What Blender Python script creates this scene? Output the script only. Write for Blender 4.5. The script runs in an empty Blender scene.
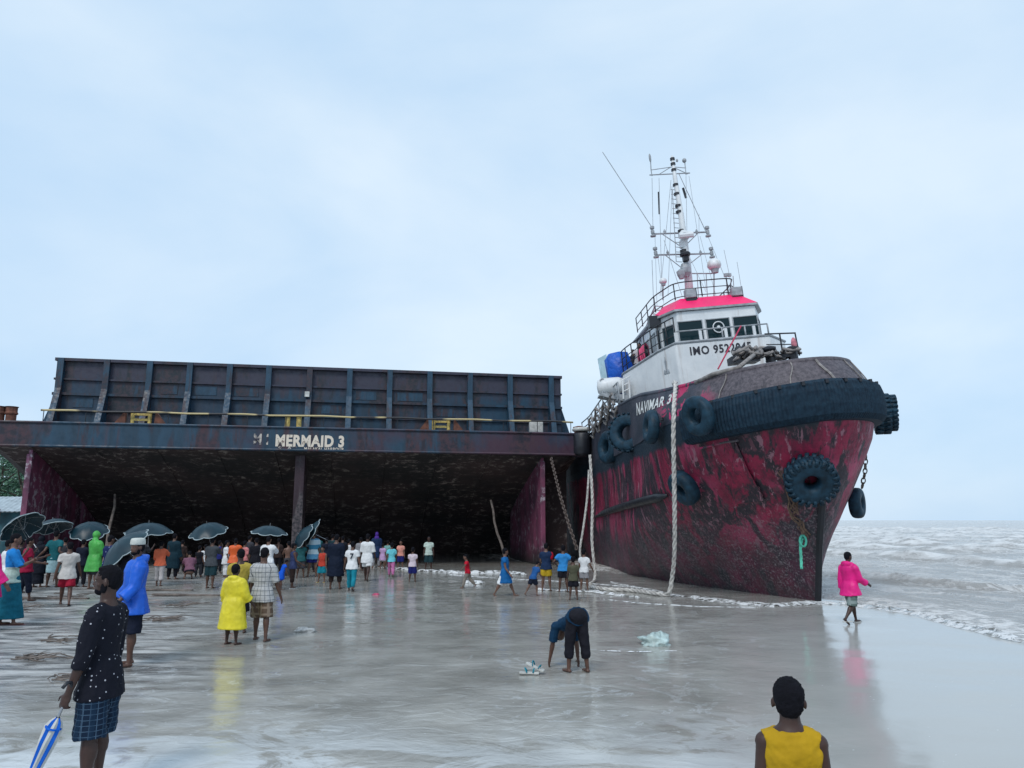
import bpy, math, random
from math import sin, cos, pi, radians, tan, atan2, sqrt
from mathutils import Vector, Matrix, noise
from mathutils.bvhtree import BVHTree
random.seed(7)
V = Vector
C = bpy.context.scene.collection
SC = bpy.context.scene

# ------------------------------------------------------------------ camera
CAMZ = 2.05; FOC = 760.0; PITCH = radians(10.15)
cam = bpy.data.cameras.new('camera'); cam.lens = FOC/1024*36; cam.clip_end = 9000; cam.clip_start = .05
co = bpy.data.objects.new('camera', cam); C.objects.link(co)
co.location = (0, 0, CAMZ); co.rotation_euler = (pi/2+PITCH, 0, 0); SC.camera = co

def ray(px, py):
    a = (px-512)/FOC; b = (384-py)/FOC
    return V((a, cos(PITCH)-b*sin(PITCH), sin(PITCH)+b*cos(PITCH)))
def gnd(px, py):                      # photo pixel -> point on the beach
    d = ray(px, py); t = -CAMZ/d.z
    return V((d.x*t, d.y*t, 0))
def at(px, py, Y):                    # photo pixel -> point at distance Y
    d = ray(px, py); t = Y/d.y
    return V((d.x*t, Y, CAMZ+d.z*t))

# ------------------------------------------------------------------ mesh helper
class MB:
    def __init__(s): s.v = []; s.f = []; s.m = []; s.mi = 0; s.M = None
    def add(s, vs, fs):
        o = len(s.v)
        if s.M is not None: vs = [s.M @ V(p) for p in vs]
        s.v += [tuple(p) for p in vs]; s.f += [tuple(i+o for i in f) for f in fs]; s.m += [s.mi]*len(fs)
    def box(s, c, d, R=None):
        vs = []
        for x in (-.5, .5):
            for y in (-.5, .5):
                for z in (-.5, .5):
                    p = V((x*d[0], y*d[1], z*d[2]))
                    if R is not None: p = R @ p
                    vs.append(V(c)+p)
        s.add(vs, [(0,1,3,2),(4,6,7,5),(0,4,5,1),(2,3,7,6),(0,2,6,4),(1,5,7,3)])
    def prism(s, pts, ext):           # polygon extruded by a vector
        n = len(pts); e = V(ext); vs = [V(p) for p in pts]+[V(p)+e for p in pts]
        s.add(vs, [tuple(range(n))[::-1], tuple(range(n, 2*n))]+[(i,(i+1)%n,(i+1)%n+n,i+n) for i in range(n)])
    def rings(s, rs, caps=True, closed=False):
        n = len(rs[0]); vs = [p for r in rs for p in r]; fs = []
        R = len(rs)
        for k in range(R if closed else R-1):
            a = k*n; b = ((k+1) % R)*n
            for i in range(n):
                j = (i+1) % n; fs.append((a+i, a+j, b+j, b+i))
        if caps and not closed: fs += [tuple(range(n))[::-1], tuple(range((R-1)*n, R*n))]
        s.add(vs, fs)
    def tube(s, pts, r, n=8, caps=True, closed=False, sy=1):
        pts = [V(p) for p in pts]; L = len(pts)
        rr = r if isinstance(r, (list, tuple)) else [r]*L
        up = None; rs = []
        for k in range(L):
            if closed: t = pts[(k+1) % L]-pts[k-1]
            else: t = pts[min(k+1, L-1)]-pts[max(k-1, 0)]
            if t.length < 1e-9: t = V((0,0,1))
            t.normalize()
            if up is None:
                up = V((0,0,1)) if abs(t.z) < .9 else V((1,0,0))
            a = t.cross(up)
            if a.length < 1e-5: a = t.orthogonal()
            a.normalize(); up = a.cross(t).normalized()
            rs.append([pts[k]+a*cos(2*pi*i/n)*rr[k]+up*sin(2*pi*i/n)*rr[k]*sy for i in range(n)])
        s.rings(rs, caps, closed)
    def bar(s, a, b, r, n=6): s.tube([a, b], r, n)
    def ell(s, c, r, R=None, n=12, m=8):
        rs = []
        for k in range(1, m):
            th = pi*k/m; rs.append([(r[0]*sin(th)*cos(2*pi*i/n), r[1]*sin(th)*sin(2*pi*i/n), -r[2]*cos(th)) for i in range(n)])
        vs = [V(p) for q in rs for p in q]+[V((0,0,-r[2])), V((0,0,r[2]))]
        fs = []
        for k in range(m-2):
            for i in range(n):
                j = (i+1) % n; fs.append((k*n+i, k*n+j, (k+1)*n+j, (k+1)*n+i))
        b = (m-1)*n
        for i in range(n):
            j = (i+1) % n; fs.append((b, j, i)); fs.append((b+1, (m-2)*n+i, (m-2)*n+j))
        if R is not None: vs = [R @ p for p in vs]
        s.add([V(c)+p for p in vs], fs)
    def lathe(s, prof, n=16, c=(0,0,0), R=None):
        rs = []
        for (r, z) in prof:
            q = [V((r*cos(2*pi*i/n), r*sin(2*pi*i/n), z)) for i in range(n)]
            if R is not None: q = [R @ p for p in q]
            rs.append([V(c)+p for p in q])
        s.rings(rs)
    def grid(s, P, close_u=False):
        nu = len(P); nv = len(P[0]); vs = [p for r in P for p in r]; fs = []
        for i in range(nu if close_u else nu-1):
            for j in range(nv-1):
                a = i*nv+j; b = ((i+1) % nu)*nv+j; fs.append((a, b, b+1, a+1))
        s.add(vs, fs)
    def build(s, name, mats, parent=None, smooth=False, loc=None, rot=None):
        me = bpy.data.meshes.new(name); me.from_pydata(s.v, [], s.f)
        if not isinstance(mats, (list, tuple)): mats = [mats]
        for m in mats: me.materials.append(m)
        if len(mats) > 1: me.polygons.foreach_set('material_index', s.m)
        if smooth: me.polygons.foreach_set('use_smooth', [True]*len(me.polygons))
        me.update()
        o = bpy.data.objects.new(name, me); C.objects.link(o); o.parent = parent
        if loc is not None: o.location = loc
        if rot is not None: o.rotation_euler = rot
        return o

def each(b, name, mats, parent=None, smooth=False, **k):
    """one object for every connected piece"""
    par = list(range(len(b.v)))
    def fd(i):
        while par[i] != i: par[i] = par[par[i]]; i = par[i]
        return i
    for f in b.f:
        for i in f[1:]: par[fd(i)] = fd(f[0])
    gr = {}
    for fi, f in enumerate(b.f): gr.setdefault(fd(f[0]), []).append(fi)
    out = []
    for fs in gr.values():
        m = MB(); ix = {}
        for fi in fs:
            q = []
            for i in b.f[fi]:
                if i not in ix: ix[i] = len(m.v); m.v.append(b.v[i])
                q.append(ix[i])
            m.f.append(tuple(q)); m.m.append(b.m[fi])
        out.append(m.build(name, mats, parent, smooth))
    return out
def tag(o, label=None, cat=None, group=None, kind=None):
    if label: o['label'] = label
    if cat: o['category'] = cat
    if group: o['group'] = group
    if kind: o['kind'] = kind
    return o
def empty(name, loc, label, cat, group=None, rz=0):
    o = bpy.data.objects.new(name, None); C.objects.link(o); o.location = loc; o.rotation_euler = (0, 0, rz)
    return tag(o, label, cat, group)
def smooth_angle(o, a=35):
    me = o.data; me.polygons.foreach_set('use_smooth', [True]*len(me.polygons))
    try: me.set_sharp_from_angle(angle=radians(a))
    except Exception: pass
    return o
def xform(b, M, vs=None):
    b.M = M; return b
def bevel(o, w=.01, seg=2):
    m = o.modifiers.new('b', 'BEVEL'); m.width = w; m.segments = seg; m.limit_method = 'ANGLE'; return o

# ------------------------------------------------------------------ materials
class NT:
    def __init__(s, name):
        s.mat = bpy.data.materials.new(name); s.mat.use_nodes = True; s.t = s.mat.node_tree; s.n = s.t.nodes
        s.b = s.n['Principled BSDF']; s.tc = s.n.new('ShaderNodeTexCoord')
    def link(s, a, b): s.t.links.new(a, b)
    def mapping(s, scale=(1,1,1), rot=(0,0,0), loc=(0,0,0), src='Object'):
        m = s.n.new('ShaderNodeMapping'); m.inputs['Scale'].default_value = scale; m.inputs['Rotation'].default_value = rot; m.inputs['Location'].default_value = loc
        s.link(s.tc.outputs[src], m.inputs['Vector']); return m.outputs[0]
    def noise(s, scale, detail=4, rough=.55, vec=None, dist=0):
        k = s.n.new('ShaderNodeTexNoise'); k.inputs['Scale'].default_value = scale; k.inputs['Detail'].default_value = detail
        k.inputs['Roughness'].default_value = rough; k.inputs['Distortion'].default_value = dist
        s.link(vec if vec is not None else s.tc.outputs['Object'], k.inputs['Vector']); return k.outputs['Fac']
    def vor(s, scale, vec=None, feat='F1', out='Distance'):
        k = s.n.new('ShaderNodeTexVoronoi'); k.feature = feat; k.inputs['Scale'].default_value = scale
        s.link(vec if vec is not None else s.tc.outputs['Object'], k.inputs['Vector']); return k.outputs[out]
    def ramp(s, fac, stops, interp='LINEAR'):
        r = s.n.new('ShaderNodeValToRGB'); r.color_ramp.interpolation = interp
        e = r.color_ramp.elements
        while len(e) < len(stops): e.new(.5)
        for k, (p, c) in enumerate(stops):
            e[k].position = p; e[k].color = (c, c, c, 1) if isinstance(c, (int, float)) else (*c, 1)
        s.link(fac, r.inputs[0]); return r.outputs[0]
    def sock(s, sk, v):
        if isinstance(v, bpy.types.NodeSocket): s.link(v, sk)
        elif isinstance(v, (tuple, list)): sk.default_value = (*v, 1) if len(v) == 3 else v
        else: sk.default_value = v
    def mix(s, fac, a, b, mode='MIX'):
        m = s.n.new('ShaderNodeMix'); m.data_type = 'RGBA'; m.blend_type = mode
        s.sock(m.inputs['Factor'], fac)
        A = [i for i in m.inputs if i.name == 'A' and i.type == 'RGBA'][0]; B = [i for i in m.inputs if i.name == 'B' and i.type == 'RGBA'][0]
        s.sock(A, (a,a,a) if isinstance(a, (int, float)) else a); s.sock(B, (b,b,b) if isinstance(b, (int, float)) else b)
        return [o for o in m.outputs if o.type == 'RGBA'][0]
    def math(s, op, a, b=0, c=0):
        m = s.n.new('ShaderNodeMath'); m.operation = op
        for k, v in enumerate((a, b, c)): s.sock(m.inputs[k], v)
        return m.outputs[0]
    def xyz(s, src='Object'):
        x = s.n.new('ShaderNodeSeparateXYZ'); s.link(s.tc.outputs[src], x.inputs[0]); return x.outputs
    def bump(s, h, st=.3, dist=.02):
        b = s.n.new('ShaderNodeBump'); b.inputs['Strength'].default_value = st; b.inputs['Distance'].default_value = dist
        s.link(h, b.inputs['Height']); s.link(b.outputs[0], s.b.inputs['Normal']); return b
    def set(s, **k):
        names = {'col':'Base Color','rough':'Roughness','metal':'Metallic','ior':'IOR','alpha':'Alpha','spec':'Specular IOR Level','coat':'Coat Weight','trans':'Transmission Weight','sss':'Subsurface Weight'}
        for a, v in k.items(): s.sock(s.b.inputs[names[a]], v)
        return s.mat

def plain(name, col, rough=.6, var=.25, scale=4, metal=0, bump=0, bscale=None, spec=.5):
    k = NT(name); n = k.noise(scale, 5)
    lo = tuple(c*(1-var) for c in col); hi = tuple(min(1, c*(1+var)) for c in col)
    k.set(col=k.ramp(n, [(.3, lo), (.7, hi)]), rough=k.ramp(n, [(.3, max(.02, rough-.1)), (.7, min(1, rough+.1))]), metal=metal, spec=spec)
    if bump: k.bump(k.noise(bscale or scale*4, 4), .5, bump)
    return k.mat

def weathered(name, paint, under, rust, amt=.5, sc=.6, streak=True, rough=.5, third=None, zsplit=None):
    """paint over dark steel, worn away in patches and run with rust"""
    k = NT(name)
    st = k.mapping((1.6, 1.6, .35)) if streak else k.mapping((1, 1, 1))
    n1 = k.noise(sc, 9, .62, st, .3); n2 = k.noise(sc*3.1, 8, .6, st, .6); n3 = k.noise(sc*9, 6, .6)
    base = k.mix(k.ramp(n2, [(.4, 0), (.62, 1)]), paint, tuple(c*.62 for c in paint))
    if third:
        tm = k.ramp(k.noise(sc*.5, 5, .6, k.mapping((1,1,1), loc=(7,3,1))), [(.45, 0), (.58, 1)])
        if zsplit:
            mr = k.n.new('ShaderNodeMapRange'); mr.inputs['From Min'].default_value = zsplit-.3; mr.inputs['From Max'].default_value = zsplit+.3
            k.link(k.math('ADD', k.xyz()[2], k.math('MULTIPLY', k.math('SUBTRACT', n2, .5), 2.0)), mr.inputs['Value']); tm = k.math('MAXIMUM', k.math('MULTIPLY', tm, .35), mr.outputs[0])
        base = k.mix(tm, base, third)
    worn = k.ramp(n1, [(amt-.03, 0), (amt+.03, 1)])
    c = k.mix(worn, base, k.mix(k.ramp(n3, [(.42, 0), (.6, 1)]), under, rust))
    c = k.mix(k.ramp(k.noise(sc*2, 9, .7, k.mapping((2.5, 2.5, .18), loc=(4,9,2)), .4), [(.56, 0), (.68, .75)]), c, rust)
    k.set(col=c, rough=k.ramp(n3, [(.3, rough-.15), (.7, min(1, rough+.25))]))
    k.bump(k.mix(.5, n3, n1), .5, .02)
    return k.mat

M_ = {}
# barge
M_['barge_blue'] = weathered('barge_blue', (.008,.045,.085), (.006,.010,.020), (.040,.020,.030), .50, .5, third=(.030,.016,.034))
M_['barge_plate'] = weathered('barge_plate', (.012,.050,.090), (.012,.010,.020), (.055,.026,.036), .52, .42, third=(.050,.022,.040))
M_['bin_plate'] = weathered('bin_plate', (.006,.042,.080), (.004,.010,.018), (.045,.030,.040), .55, .55, third=(.030,.030,.052), zsplit=8.3)
M_['bin_rib'] = weathered('bin_rib', (.012,.055,.100), (.008,.016,.030), (.040,.026,.036), .53, .9)
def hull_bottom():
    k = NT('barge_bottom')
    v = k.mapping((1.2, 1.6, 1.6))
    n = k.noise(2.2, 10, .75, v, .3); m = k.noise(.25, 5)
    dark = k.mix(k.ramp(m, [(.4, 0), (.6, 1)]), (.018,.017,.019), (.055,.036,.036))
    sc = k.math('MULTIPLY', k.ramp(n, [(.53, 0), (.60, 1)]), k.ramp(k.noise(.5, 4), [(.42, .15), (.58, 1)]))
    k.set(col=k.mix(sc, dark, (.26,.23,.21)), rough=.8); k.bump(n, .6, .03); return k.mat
M_['barge_bottom'] = hull_bottom()
def skeg_mat():
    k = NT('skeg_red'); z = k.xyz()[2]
    n = k.noise(1.2, 9, .65, k.mapping((1,1,.5))); s = k.noise(3.2, 10, .75)
    c = k.mix(k.ramp(n, [(.4, 0), (.62, 1)]), (.19,.045,.095), (.060,.022,.044))
    st = k.ramp(k.noise(1.7, 3, .5, k.mapping((1.2,1.2,.06))), [(.60, 0), (.68, .7)])
    c = k.mix(st, c, (.42,.17,.30))
    c = k.mix(k.math('MULTIPLY', k.ramp(s, [(.535, 0), (.57, 1)]), k.ramp(k.noise(.9, 3), [(.44, .12), (.58, 1)])), c, (.35,.30,.34))
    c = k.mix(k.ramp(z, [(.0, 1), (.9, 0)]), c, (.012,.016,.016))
    k.set(col=c, rough=.65); k.bump(s, .5, .02); return k.mat
M_['skeg'] = skeg_mat()
M_['post_paint'] = weathered('post_paint', (.030,.012,.020), (.010,.009,.013), (.10,.08,.085), .5, .9)
M_['yellow'] = plain('worn_yellow_paint', (.46,.34,.10), .6, .5, 9)
M_['yellowblack'] = None
k = NT('pipe_yellow_black'); n = k.noise(.33, 2, .5, k.mapping((1,.01,.01)))
M_['yellowblack'] = k.set(col=k.mix(k.ramp(n, [(.49, 0), (.51, 1)]), (.50,.40,.20), (.03,.028,.03)), rough=.5)
M_['whitebox'] = plain('dirty_white', (.5,.5,.47), .5, .3, 5)
M_['rust'] = plain('rust', (.14,.055,.035), .85, .5, 5, bump=.01)
M_['black'] = plain('black_steel', (.012,.014,.020), .45, .4, 4)
M_['rope'] = None
k = NT('rope_white'); w = k.n.new('ShaderNodeTexWave'); w.inputs['Scale'].default_value = 6; w.inputs['Distortion'].default_value = 1
k.link(k.mapping((1,1,1.0), rot=(0,.6,0)), w.inputs['Vector'])
M_['rope'] = k.set(col=k.mix(k.ramp(k.noise(9, 5), [(.35,0),(.65,1)]), (.62,.60,.56), (.34,.32,.30)), rough=.9); k.bump(k.noise(30, 3), .6, .02)
M_['rope_old'] = plain('rope_old', (.23,.21,.20), .9, .5, 6, bump=.01)
M_['chain'] = plain('chain_rust', (.10,.075,.065), .8, .5, 10)
M_['green_rope'] = plain('rope_green', (.10,.50,.36), .8, .3, 9)
SKY_LO=(4.6,6.8,9.3)
SKY_HI=(7.4,8.8,10.1)
# ------------------------------------------------------------------ world and light
SUN_EL, SUN_AZ = radians(48), radians(200)
w = bpy.data.worlds.new('World'); SC.world = w; w.use_nodes = True
t = w.node_tree; n = t.nodes; bg = n['Background']
sky = n.new('ShaderNodeTexSky'); sky.sky_type = 'NISHITA'; sky.sun_disc = False; sky.sun_elevation = SUN_EL; sky.sun_rotation = SUN_AZ
sky.dust_density = 2.0; sky.air_density = 1.0
tc = n.new('ShaderNodeTexCoord'); mp = n.new('ShaderNodeMapping'); mp.inputs['Scale'].default_value = (1, 1, 2.2)
mp.inputs['Rotation'].default_value = (0, .35, .3)
t.links.new(tc.outputs['Generated'], mp.inputs[0])
nz = n.new('ShaderNodeTexNoise'); nz.inputs['Scale'].default_value = 1.5; nz.inputs['Detail'].default_value = 7; nz.inputs['Roughness'].default_value = .5; nz.inputs['Distortion'].default_value = .25
t.links.new(mp.outputs[0], nz.inputs[0])
cr = n.new('ShaderNodeValToRGB'); cr.color_ramp.elements[0].position = .33; cr.color_ramp.elements[1].position = .68
cr.color_ramp.elements[0].color = (*SKY_LO, 1); cr.color_ramp.elements[1].color = (*SKY_HI, 1)
t.links.new(nz.outputs[0], cr.inputs[0])
mx = n.new('ShaderNodeMix'); mx.data_type = 'RGBA'; mx.inputs['Factor'].default_value = .88
ia = [i for i in mx.inputs if i.type == 'RGBA']
t.links.new(sky.outputs[0], ia[0]); t.links.new(cr.outputs[0], ia[1])
t.links.new([o for o in mx.outputs if o.type == 'RGBA'][0], bg.inputs[0]); bg.inputs[1].default_value = .1
sl = bpy.data.lights.new('sun', 'SUN'); sl.energy = 1.5; sl.angle = radians(18); sl.color = (1, .96, .92)
so = bpy.data.objects.new('sun', sl); C.objects.link(so); so.rotation_euler = (pi/2-SUN_EL, 0, -SUN_AZ+pi)
# sun_rotation is measured clockwise from +Y: direction to the sun
d = V((sin(SUN_AZ)*cos(SUN_EL), cos(SUN_AZ)*cos(SUN_EL), sin(SUN_EL)))
so.rotation_euler = d.to_track_quat('Z', 'Y').to_euler()
SC.view_settings.view_transform = 'Standard'; SC.view_settings.look = 'None'; SC.view_settings.exposure = .12; SC.view_settings.gamma = 1
SC.cycles.max_bounces = 6; SC.cycles.diffuse_bounces = 3; SC.cycles.glossy_bounces = 3; SC.cycles.use_denoising = True
SC.cycles.sample_clamp_indirect = 6

# ------------------------------------------------------------------ ground and sea
def shore_q(y): return 13.2+.52*max(0, min(y, 19)-11.5)+.10*max(0, y-19)-max(0, 11.5-y)*.15
def sea_d(x, y): return x*.88+y*.47-shore_q(y)
def lin(a, b, n, p=1): return [a+(b-a)*(i/n)**p for i in range(n+1)]
def fbm(x, y, s, o=4): return noise.fractal(V((x*s, y*s, 3.3)), .9, 2.1, o)
def ground_z(x, y):
    d = sea_d(x, y)
    z = .012*fbm(x, y*1.6, .45)
    if x < 1 and y > 6:
        k = min(1, (1-x)/5)*min(1, (y-6)/6)
        if x < -.28*y:
            e = min(1, (-.28*y-x)/2); z += .035*e*max(0, fbm(x*.6+9, y*1.9, .9, 5))+.02*e
    if d > 0: z -= .05*min(d, 40)
    return z
xs = sorted(set([-x for x in lin(9, 900, 40, 3)]+lin(-9, 12, 150)+lin(12.2, 900, 40, 3)))
ys = lin(-14, 3, 14)+lin(3.1, 26, 190)[0:]+lin(26.3, 3500, 70, 4)
b = MB(); b.grid([[(x, y, ground_z(x, y)) for y in ys] for x in xs])
k = NT('wet_sand')
X, Y, Z = k.xyz()
rat = k.math('DIVIDE', X, k.math('MAXIMUM', Y, 1.0))                     # how far to the sea side
wob = k.noise(.22, 4)
smoothside = k.ramp(k.math('ADD', rat, k.math('MULTIPLY', k.math('SUBTRACT', wob, .5), .25)), [(.22, 0), (.42, 1)])
mud = k.ramp(k.math('ADD', k.math('MULTIPLY', rat, -1), k.math('MULTIPLY', k.math('SUBTRACT', wob, .5), .5)), [(.34, 0), (.50, 1)])
mud = k.math('MULTIPLY', mud, k.ramp(k.math('MULTIPLY', Y, .02), [(.16, 0), (.22, 1)]))
fine = k.noise(6, 6, .65); big = k.noise(.8, 6, .6, k.mapping((1, 1, 1)))
sand = k.mix(k.ramp(big, [(.35, 0), (.65, 1)]), (.27,.262,.235), (.42,.41,.375))
sand = k.mix(k.ramp(fine, [(.55, 0), (.75, .5)]), sand, (.42,.41,.39))
mudc = k.mix(k.ramp(k.noise(1.6, 9, .7, k.mapping((.6, 2.4, 1)), .5), [(.42, 0), (.58, 1)]), (.46,.45,.43), (.11,.105,.10))
sand = k.mix(mud, sand, mudc)
sand = k.mix(smoothside, sand, (.40,.395,.37))
foamv = k.mapping((.9, .9, 1), rot=(0, 0, .25))
wisp = k.ramp(k.noise(1.4, 10, .68, foamv, 2.2), [(.555, 0), (.60, 1), (.66, .1)])
fzone = k.math('MULTIPLY', k.ramp(k.noise(.33, 3, .5, k.mapping((1,1,1), loc=(3,1,0))), [(.42, 0), (.6, 1)]), k.math('SUBTRACT', 1, smoothside))
foam = k.math('MULTIPLY', k.math('MULTIPLY', wisp, fzone), .38)
near = k.ramp(k.math('MULTIPLY', k.math('ADD', Y, k.math('MULTIPLY', k.math('SUBTRACT', wob, .5), 6)), .1), [(.56, 1), (.86, 0)])
sheet = k.math('MULTIPLY', k.math('MULTIPLY', near, k.math('SUBTRACT', 1, smoothside)), k.ramp(k.noise(.9, 10, .62, k.mapping((.8, 1.1, 1), rot=(0, 0, .5)), 1.9), [(.43, 0), (.50, .75), (.60, .85), (.70, .3)]))
foam = k.math('MAXIMUM', foam, sheet)
speck = k.ramp(k.vor(5, k.mapping((1, 1.6, 1))), [(.03, 1), (.06, 0)])
foam = k.math('MAXIMUM', foam, k.math('MULTIPLY', speck, .7))
sand = k.mix(foam, sand, (.70,.74,.76))
film = k.ramp(k.noise(.55, 5, .55, k.mapping((1, 1.7, 1))), [(.40, .03), (.62, .09)])
rough = k.mix(mud, film, k.ramp(k.noise(1.1, 7, .6, k.mapping((.6, 2.4, 1))), [(.4, .18), (.6, .55)]))
rough = k.mix(smoothside, rough, .13)
rough = k.mix(foam, rough, .35)
k.set(col=sand, rough=rough, ior=1.38, spec=.5)
rip = k.noise(2.6, 7, .56, k.mapping((.8, 1.1, 1), rot=(0, 0, .18)), 1.0)
rip2 = k.noise(.7, 4, .5, k.mapping((.8, 1.2, 1), rot=(0, 0, -.1)), .8)
h = k.mix(.35, rip, rip2)
amp = k.mix(smoothside, k.mix(mud, .75, 1.0), .14)
hh = k.math('MULTIPLY', h, amp)
k.bump(hh, .42, .06)
M_['sand'] = k.mat
g = b.build('beach_ground', k.mat, smooth=True); tag(g, kind='structure')

# sea: one sheet with real breakers
def wave_z(x, y):
    d = sea_d(x, y); q = x*.88+y*.47; p = -x*.47+y*.88
    if d < -1.2: return -.25
    lvl = -.03+.05*min(max(d+.6, -1), 1.2)
    a = min(1, max(0, d/3))
    nz = fbm(x, y, .33, 4); nl = fbm(p*.06, q*.05, 1, 3)
    z = lvl+.018*max(0, 1-abs(d-.3)/.7)*(1+nz*2)
    for (qc, hh, wd) in ((22.9, .24, .55), (31, .12, 1.6), (38.5, .45, 1.2), (50, .45, 1.8), (59, .65, 2.0), (74, .6, 2.6), (92, .6, 4), (118, .6, 5), (150, .7, 7)):
        c = q-qc-2.2*nl-.12*(p-(-5))*0
        e = c/wd
        prof = math.exp(-e*e*(3.2 if e < 0 else .8))
        z += hh*prof*(.65+.8*fbm(p*.18+qc, q*.1, .7, 3)+.35*nz)*a
    z += a*(.05*nz+.035*fbm(x*1.3, y*1.3, 1.1, 4))
    return z
sx = []; x = 4.0
ang = [radians(90-u) for u in lin(-2, 46, 190)]          # fan of directions from the viewpoint side keeps near waves fine
rad = []; r = 11.0
while r < 7000: rad.append(r); r *= 1.0 + (.0125 if r < 90 else .03 if r < 300 else .12)
b = MB(); b.grid([[(r*cos(a), r*sin(a), wave_z(r*cos(a), r*sin(a))) if r < 260 else (r*cos(a), r*sin(a), .05) for r in rad] for a in ang])
k = NT('sea_water'); X, Y, Z = k.xyz()
n1 = k.noise(.9, 8, .62, k.mapping((1, 1, 1), rot=(0, 0, .5))); n2 = k.noise(.16, 6, .6, k.mapping((1, .6, 1), rot=(0, 0, .5)), .6)
lace = k.ramp(k.noise(.75, 9, .68, k.mapping((1, .55, 1), rot=(0, 0, .45)), 1.8), [(.50, 0), (.56, .8), (.63, .15), (.70, .5)])
crest = k.ramp(k.math('ADD', Z, k.math('MULTIPLY', k.math('SUBTRACT', n1, .5), .35)), [(.07, 0), (.24, 1)])
edge = k.ramp(k.math('SUBTRACT', k.math('ADD', k.math('MULTIPLY', X, .88), k.math('MULTIPLY', Y, .47)), k.math('ADD', 13.2, k.math('MULTIPLY', .52, k.math('SUBTRACT', k.math('MINIMUM', k.math('MAXIMUM', Y, 11.5), 19), 11.5)))), [(.0, 1), (.9, 1), (1.0, 0)])
ez = k.n.new('ShaderNodeMapRange')
foam = k.math('MAXIMUM', k.math('MULTIPLY', lace, k.ramp(n2, [(.35, .25), (.55, 1)])), k.math('MULTIPLY', crest, k.ramp(n1, [(.40, .1), (.56, .85)])))
foam = k.math('MAXIMUM', foam, k.math('MULTIPLY', edge, k.ramp(k.noise(3.5, 7, .65), [(.44, 0), (.56, .95)])))
water = k.mix(k.ramp(n2, [(.3, 0), (.7, 1)]), (.30,.285,.265), (.42,.405,.38))
k.set(col=k.mix(foam, water, (.80,.80,.79)), rough=k.mix(foam, .13, .75), ior=1.33)
k.bump(k.mix(.5, k.noise(2.0, 9, .68), k.noise(8, 5, .6)), .9, .16)
s_ = b.build('sea_water', k.mat, smooth=True); tag(s_, kind='structure')

# ------------------------------------------------------------------ barge
TH = radians(11)
by = 34.5; W = 25.6; rx = 3.55; ry = by+rx*tan(TH)
barge = empty('barge', (rx-W/2*cos(TH), ry-W/2*sin(TH), 0), 'huge dark blue and rust cargo barge stranded on the beach beside the tugboat', 'barge', rz=TH)
HW = W/2; DZ = 6.0; PL = 1.02
prof = [(0, DZ-PL-.02), (.6, 4.82), (3, 4.15), (6, 3.2), (8.5, 2.15), (10.5, 1.0), (12, 0), (12.8, -.5), (78, -.5)]
b = MB()
P = []
for (s, z) in prof: P.append([(-HW+.25, s, z+.35), (-HW+.9, s, z)]+[(u, s, z) for u in lin(-HW+1.5, HW-1.5, 14)]+[(HW-.9, s, z), (HW-.25, s, z+.35)])
b.grid(P)
b.prism([(-HW+.25, s, z+.35) for s, z in prof]+[(-HW+.25, 78, DZ-.3), (-HW+.25, 0, DZ-.3)], (.02, 0, 0))
b.prism([(HW-.27, s, z+.35) for s, z in prof]+[(HW-.27, 78, DZ-.3), (HW-.27, 0, DZ-.3)], (.02, 0, 0))
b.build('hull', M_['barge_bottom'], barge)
# frames and seams under the rake
b = MB()
for u in lin(-HW+2.2, HW-2.2, 9):
    for i in range(len(prof)-3):
        (s0, z0), (s1, z1) = prof[i], prof[i+1]
        b.bar((u, s0, z0-.01), (u, s1, z1-.01), .035, 4)
for q_ in range(0): pass
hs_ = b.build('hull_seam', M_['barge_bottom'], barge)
b = MB(); b.box((0, 38.5, DZ-.12), (W, 77, .2)); b.build('deck', M_['barge_blue'], barge)
b = MB()
rr = .55      # rounded headlog ends
pts = []
for a in range(0, 7): th = pi/2*a/6; pts.append((HW-rr+rr*sin(th), -.05+rr-rr*cos(th)))
for a in range(0, 7): th = pi/2*a/6; pts.append((HW-rr*(1-cos(th)), .8+rr*sin(th)))
out = pts+[(-x, y) for x, y in pts[::-1]]
b.prism([(x, y, DZ-PL) for x, y in out], (0, 0, PL))
h = b.build('headlog', M_['barge_plate'], barge); bevel(h, .04)
b = MB()
for z in (DZ-PL+.03, DZ-.03): b.tube([(x, y-.02, z) for x, y in [(-p[0], p[1]) for p in pts[:7]][::-1]+pts[:7]], .055, 6)
b.build('rubbing_bar', M_['barge_plate'], barge)
b = MB(); b.lathe([(.05,-.62),(.34,-.6),(.42,-.5),(.42,.35),(.36,.46),(.05,.5)], 14, (HW-.32, -.02, DZ-.42)); b.build('corner_fender', M_['black'], barge, True)
b = MB(); b.lathe([(.3,0),(.44,.02),(.46,.1),(.4,.17),(.1,.2)], 14, (HW-.32, -.02, DZ+.09)); b.build('fender_cap', M_['whitebox'], barge, True)
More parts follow.
